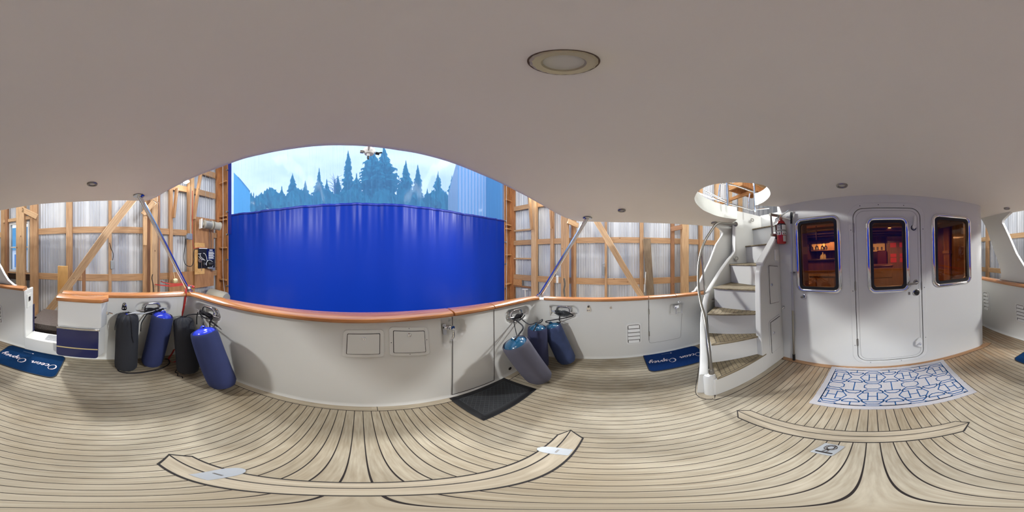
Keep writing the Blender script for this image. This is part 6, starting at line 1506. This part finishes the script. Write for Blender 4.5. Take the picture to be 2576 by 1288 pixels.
# low hedge of scrub
b = MB(); rn = random.Random(8)
for k in range(900):
    px = rn.uniform(632, 1152); Y = rn.uniform(26, 30); topz = gy(px, 486 + 9 * math.sin(px * .09) + rn.uniform(-6, 20), Y).z; c = gy(px, 540, Y); c.z = topz - .6; r_ = rn.uniform(.5, 1.1)
    for j in range(5):
        a = rn.uniform(0, 6.3); b.add([c + Vector((r_ * math.cos(a), r_ * .5 * math.sin(a), rn.uniform(-2.6, .0))), c + Vector((r_ * math.cos(a + 2), .3, rn.uniform(-2.6, -.3))), c + Vector((.3 * math.cos(a + 4), -.3, rn.uniform(.1, .7)))], [(0, 1, 2)])
o = b.build('undergrowth', M['conifer'], G_=True, weld=False, loc=(2, 28, 3)); tag(o, 'dense dark undergrowth along the foot of the conifers', 'bushes', kind='stuff')
# buildings
YB = 10.0
def bq(px, py, Y=YB): return gy(px, py, Y)
t = empty('blue_building', bq(612, 530), 'blue gabled building at the left of the view', 'building', G_=True)
p_ = [bq(588, 560), bq(629, 560), bq(629, 481), bq(600, 446), bq(588, 434)]
p_[0].z = p_[1].z = -.45; b = MB(); n5 = 5; q5 = [Vector((p.x * 1.25, p.y * 1.25, p.z)) for p in p_]; b.add(p_ + q5, [tuple(range(5)), tuple(range(5, 10))] + [(i, (i + 1) % 5, 5 + (i + 1) % 5, 5 + i) for i in range(5)]); b.build('wall', M['bluebld'], t)
MB().tube([p_[2] - Vector((0, .05, 0)), p_[3] - Vector((0, .05, 0))], .04, 6).build('eave', M['tealbld'], t)
t = empty('pale_building', bq(1200, 530, 9), 'pale ribbed metal building at the right of the view', 'building', G_=True)
a, b_ = bq(1153, 560, 9), bq(1259, 560, 8); zt = 9.0
b = MB(); b.add([(a.x, a.y, -.4), (b_.x, b_.y, -.4), (b_.x, b_.y, zt), (a.x, a.y, zt), (a.x + 4, a.y + 8, -.4), (a.x + 4, a.y + 8, zt), (b_.x + 4, b_.y + 8, -.4), (b_.x + 4, b_.y + 8, zt)], [(0, 1, 2, 3), (0, 3, 5, 4), (1, 2, 7, 6), (2, 3, 5, 7)]); b.build('wall', M['palebld'], t)
for k in range(15):
    q = a.lerp(b_, k / 14); q.z = -.4; MB().box((q.x - .02, q.y - .05, -.4), (q.x + .02, q.y - .0, zt)).build('rib', M['riblue'], t) if 'riblue' in M else MB().box((q.x - .012, q.y - .03, -.4), (q.x + .012, q.y + .01, zt)).build('rib', M['bluebld'], t)
t = empty('teal_building', bq(1266, 530, 7), 'narrow strip of teal building beside the pale one', 'building', G_=True)
a, b_ = bq(1259, 560, 7), bq(1290, 560, 7); MB().box((a.x, 7, -.4), (b_.x, 9, 8)).build('wall', M['tealbld'], t)
# neighbour seen through the boathouse window
t = empty('neighbour_building', (-12, -8, 0), 'teal roofed neighbour building seen through the boathouse window', 'building', G_=True)
MB().box((-14.0, -16, -.4), (-13.0, 2, 2.0)).build('wall', M['palebld'], t); MB().add([(-12.9, -16, 1.9), (-12.9, 2, 1.9), (-15, 2, 4.4), (-15, -16, 4.4)], [(0, 1, 2, 3)]).build('roof', M['tealbld'], t)
for k in range(6):
    y0 = -14 + k * 2.0; f_ = MB().box((-13.0, y0, .2), (-12.96, y0 + 1.2, 1.6)).build('window', M['white'], t); MB().box((-12.97, y0 + .1, .3), (-12.94, y0 + .55, 1.5)).box((-12.97, y0 + .65, .3), (-12.94, y0 + 1.1, 1.5)).build('pane', M['bluepane'] if 'bluepane' in M else M['hem'], f_)

# ================================================================ SALON behind the house windows
YS = -5.2
struct(MB().box((.97, -2.345, -.1), (1.89, -2.29, 1.9)).box((.97, -2.29, -.1), (.995, YF - .085, 1.9)).build('wall_salon_aft', M['teakdark']))
struct(MB().box((-1.345, YS - .06, -.1), (1.89, YS, 1.95)).build('wall_salon_fore', M['teakdark']))
struct(MB().box((-1.345, YS, -.12), (.99, YF - .085, -.06)).box((.99, YS, -.12), (1.89, -2.3, -.06)).build('floor_salon', M['teakdark']))
struct(MB().box((-1.34, YS, 1.88), (.99, YF - .085, 1.95)).box((.99, YS, 1.88), (1.89, -2.3, 1.95)).build('ceiling_salon', M['salonceil']))
struct(MB().box((-1.34, YS, -.1), (-1.30, YF - .17, 1.9)).build('wall_salon_starboard', M['teakdark']))
struct(MB().box((1.85, YS, -.1), (1.89, -2.30, 1.9)).build('wall_salon_port', M['teakdark']))
for i in range(6):
    yy = YF - .35 - i * .55; tag(MB().box((-1.30, yy - .05, 1.83), (.95 if yy > -2.4 else 1.84, yy + .05, 1.88)).build('ceiling_beam', M['salonbeam'], loc=(0, yy, 1.85)), 'dark beam crossing the salon overhead', 'beam', 'dark beams across the salon overhead')
def sal(nm, label, cat, loc): return empty(nm, loc, label, cat)
for i, (xx, yy, lb) in enumerate(((1.1, -3.1, 'lit downlight in the salon overhead nearest the left window'), (1.05, -3.85, 'lit downlight seen farther back through the left window'), (-.4, -3.5, 'lit downlight seen through the upper part of the door pane'), (-.73, -4.25, 'lit downlight at the right of the door pane'))):
    t = sal('salon_downlight', lb, 'light', (xx, yy, 1.875)); MB().lathe([(.035, 0), (.045, -.004), (.047, .0)], (xx, yy, 1.878), (0, 0, 1), 20).build('bezel', M['brass'], t); MB().lathe([(0, -.002), (.035, -.002)], (xx, yy, 1.877), (0, 0, 1), 16).build('lens', M['warmbulb'], t)
# bar counter with uppers (port), galley drawers (centre), settee side (starboard)
t = sal('bar_counter', 'panelled salon bar counter with dark stone top behind the left window', 'counter', (.45, -3.6, -.06))
MB().box((.02, -3.9, -.06), (.95, -3.55, 1.14)).build('counter_body', M['teakdark'], t, bevel=.01); MB().box((-.01, -3.93, 1.14), (.95, -3.5, 1.18)).build('counter_top', M['granite'], t, bevel=.01); MB().box((.0, -3.56, .78), (.95, -3.535, .84)).build('counter_rail', M['saloncab'], t, bevel=.006)
MB().box((.06, -3.552, .02), (.46, -3.545, .74)).build('panel', M['greige'] if 'greige' in M else M['saloncab'], t, bevel=.004); MB().box((.50, -3.552, .02), (.90, -3.545, .74)).build('panel', M['saloncab'], t, bevel=.004)
t = sal('glass_rack', 'hanging rack of stemmed glasses over the salon bar', 'rack', (.45, -3.0, 1.55))
MB().lathe([(.0, .0), (.24, .0), (.25, .02), (.24, .035), (0, .035)], (.47, -3.2, 1.54), (0, 0, 1), 28).tube([(.47, -3.2, 1.57), (.47, -3.2, 1.88)], .01).build('rack_disc', M['salonbeam'], t)
for k in range(10):
    a = k * 2 * PI / 10; c = Vector((.47 + .17 * math.cos(a), -3.2 + .17 * math.sin(a), 1.54)); MB().lathe([(.02, 0), (.003, -.01), (.003, -.05), (.025, -.07), (.03, -.10), (.024, -.13)], c, (0, 0, 1), 12).build('stem_glass', M['clear'], t)
t = sal('upper_cabinet', 'lit galley cabinet with bottles above the bar', 'cabinet', (.5, -4.6, 1.2))
MB().box((.05, -5.0, 1.45), (.95, -4.6, 1.70)).build('cabinet_box', M['saloncab'], t, bevel=.008); MB().box((.50, -4.6, 1.50), (.90, -4.595, 1.66)).build('glass_front', M['nichey'], t)
for k, (xx, h_) in enumerate(((.32, .16), (.27, .12), (.36, .10))): tag(MB().lathe([(0, 0), (.028, 0), (.028, h_ * .6), (.012, h_ * .8), (.012, h_), (0, h_)], (xx, -3.62, 1.18), (0, 0, 1), 16).build('bottle', M['cream']), ['tallest pale bottle', 'middle sized pale bottle', 'smallest pale bottle'][k] + ' on the salon bar top', 'bottle')
t = sal('salon_chair', 'cream leather armchair inside, low in the left window', 'chair', (.72, -2.45, -.06))
MB().box((.56, -2.65, .28), (.93, -2.2, .42)).build('seat', M['leather'], t, bevel=.04); MB().box((.82, -2.65, .38), (.94, -2.2, .98)).build('backrest', M['leather'], t, bevel=.04)
for q in (-2.66, -2.24): MB().box((.56, q, .40), (.92, q + .08, .62)).build('armrest', M['leather'], t, bevel=.03)
MB().box((.60, -2.6, -.06), (.9, -2.25, .28)).build('base', M['salonbeam'], t, bevel=.02)
t = sal('salon_table', 'polished teak table inside with papers on it', 'table', (.35, -2.2, -.06))
MB().box((.02, -2.35, .66), (.50, -1.85, .70)).build('table_top', M['saloncab'], t, bevel=.012); MB().tube([(.26, -2.1, -.06), (.26, -2.1, .66)], .05).build('pedestal', M['teakdark'], t)
t = sal('side_table', 'round teak side table beside the leather armchair', 'table', (.55, -2.9, -.06)); MB().lathe([(0, .70), (.17, .70), (.18, .68), (.17, .66), (.04, .64), (.04, 0), (.12, -.0)], (.58, -2.85, 0), (0, 0, 1), 28).build('table_body', M['saloncab'], t)
for k, (xx, yy, a) in enumerate(((.66, -2.80, .3), (.56, -2.90, -.2))):
    tag(MB().cbox((xx, yy, .80), (.11, .012, .15), Matrix.Rotation(a, 3, 'Z') @ Matrix.Rotation(-.3, 3, 'X')).build('greeting_card', M['nichecard'] if 'nichecard' in M else M['yellowcard'], bevel=.002), ['left', 'right'][k] + ' of the two yellow cards standing on the side table', 'card')
for o in bpy.data.objects:
    if o.parent: continue
    k_ = {'bar_counter': (.80, .0, .06), 'glass_rack': (.52, .35, .02), 'upper_cabinet': (.85, .0, 0), 'bottle': (.80, 0, .06), 'salon_chair': (.48, -.22, 0), 'salon_table': (.38, -.08, .10), 'side_table': (.72, 0, .12), 'greeting_card': (.68, 0, .15)}.get(o.name.split('.')[0])
    if k_: o.location = o.location + Vector(k_)
t = sal('drawer_unit', 'teak galley drawer unit with small bright knobs behind the door pane', 'cabinet', (-.15, -3.35, -.06))
MB().box((-.42, -3.8, -.06), (-.02, -3.35, 1.05)).build('cabinet_body', M['saloncab'], t, bevel=.006); MB().box((-.44, -3.82, 1.05), (0.0, -3.32, 1.08)).build('cabinet_top', M['teakdark'], t, bevel=.006)
for k in range(4):
    z = .15 + k * .225; dr = MB().box((-.41, -3.35, z), (-.03, -3.335, z + .21)).build('drawer', M['saloncab'], t, bevel=.004); MB().lathe([(0, .02), (.010, .018), (.012, 0)], (-.20, -3.335, z + .12), (0, 1, 0), 12).build('knob', M['warmknob'] if 'warmknob' in M else M['chrome'], dr)
t = sal('china_cabinet', 'tall teak cabinet with red lit glass doors behind the door pane', 'cabinet', (-.72, -4.6, -.06))
MB().box((-1.05, -5.0, -.06), (-.45, -4.6, 1.80)).build('cabinet_body', M['saloncab'], t, bevel=.008)
for xx in (-.97, -.70):
    for z, h_ in ((1.48, .13), (1.05, .13), (1.20, .10), ): MB().box((xx, -4.6, z), (xx + .17, -4.592, z + h_)).build('glass_door', M['niche'], t)
t = sal('lit_hutch', 'glowing hutch with white items in the upper left of the door pane', 'cabinet', (-.1, -5.1, 1.3))
MB().box((-.42, -5.19, 1.38), (.02, -5.1, 1.62)).build('hutch_box', M['nichey'], t)
for k, xx in enumerate((-.35, -.22, -.10)): MB().box((xx, -5.1, 1.42), (xx + .06, -5.08, 1.52)).build('ornament', M['label'], t)
t = sal('helm_chair', 'dark red high-backed chair silhouetted inside behind the door pane', 'chair', (-.3, -4.7, -.06)); MB().box((-.42, -4.7, .5), (-.15, -4.55, 1.40)).build('backrest', M['oxblood'], t, bevel=.03); MB().box((-.42, -4.55, .5), (-.15, -4.2, .62)).build('seat', M['oxblood'], t, bevel=.03); MB().tube([(-.28, -4.5, -.06), (-.28, -4.5, .5)], .04).build('pedestal', M['black'], t)
t = sal('salon_post', 'varnished grab post at the left of the door pane', 'post', (-.02, -2.3, -.06)); MB().tube([(.02, -2.6, -.06), (.02, -2.6, 1.12)], .03).lathe([(0, .03), (.04, .02), (.045, 0), (.03, -.02)], (.02, -2.6, 1.12), (0, 0, 1), 16).build('post_body', M['saloncab'], t)
for k, (yy, wd) in enumerate(((-2.55, .22), (-3.3, .28), (-4.1, .26))):
    t = sal('drape', ['nearest tan drape', 'middle tan drape', 'farthest tan drape'][k] + ' hanging on the starboard salon wall', 'curtain', (-1.28, yy, .75)); rows = []
    for i in range(33): y_ = yy - wd / 2 + wd * i / 32; x_ = -1.275 + .02 * math.sin(i * 1.2); rows.append([(x_, y_, .78), (x_, y_, 1.75)])
    MB().loft(rows).build('drape_cloth', M['drape'], t); MB().box((-1.30, yy - wd / 2 - .02, 1.30), (-1.245, yy + wd / 2 + .02, 1.35)).build('tie_band', M['saloncab'], t)
t = sal('sideboard', 'long teak sideboard along the starboard salon wall with lit top edge', 'cabinet', (-1.12, -3.1, -.06)); MB().box((-1.29, -4.4, -.06), (-1.0, -2.0, .72)).build('cabinet_body', M['saloncab'], t, bevel=.008); MB().box((-1.29, -4.42, .72), (-.98, -1.98, .76)).build('cabinet_top', M['teakdark'], t, bevel=.01)
tag(MB().box((-.98, -4.4, .745), (-.972, -2.6, .757)).build('lit_edge', M['nichey'], loc=(-.98, -3.4, .75)), 'glowing strip along the sideboard edge', 'light')
t = sal('figurine_panel', 'dark carved figure before a glowing red panel at the left of the right window', 'ornament', (-.85, -4.9, .9)); MB().box((-1.0, -5.12, .75), (-.78, -5.08, 1.5)).build('glow_panel', M['niche'], t); MB().lathe([(0, 0), (.05, 0), (.03, .15), (.045, .3), (.025, .42), (.03, .48), (.0, .53)], (-.89, -5.0, .85), (0, 0, 1), 14).build('figure', M['black'], t)
t = sal('potted_plant', 'dark spiky potted plant low in the right window', 'plant', (-.85, -2.2, .55)); MB().lathe([(0, 0), (.08, 0), (.10, .12), (.09, .12), (0, .11)], (-.80, -2.25, .80), (0, 0, 1), 20).build('pot', M['black'], t)
b = MB(); rn = random.Random(2)
for k in range(26): a = rn.uniform(0, 6.3); L2 = rn.uniform(.08, .15); b.tube([(-.80, -2.25, .91), (-.80 + .6 * L2 * math.cos(a), -2.25 + .6 * L2 * math.sin(a), .91 + L2 * .7), (-.80 + L2 * math.cos(a), -2.25 + L2 * math.sin(a), .91 + L2 * .55)], [.005, .006, .001], 5)
b.build('leaves', M['plantgreen'], t)
t = sal('plant_stand', 'low dark cabinet carrying the spiky plant inside the right window', 'cabinet', (-.8, -2.25, -.06)); MB().box((-.93, -2.38, -.06), (-.66, -2.1, .80)).build('stand_body', M['salonbeam'], t, bevel=.01)
# ---------------------------------------------------------------- plumb things take the boat's trim
bpy.context.view_layer.update()
for o in GL: o.matrix_world = G @ o.matrix_world
for o in bpy.data.objects:
    if '_o' in o: del o['_o']
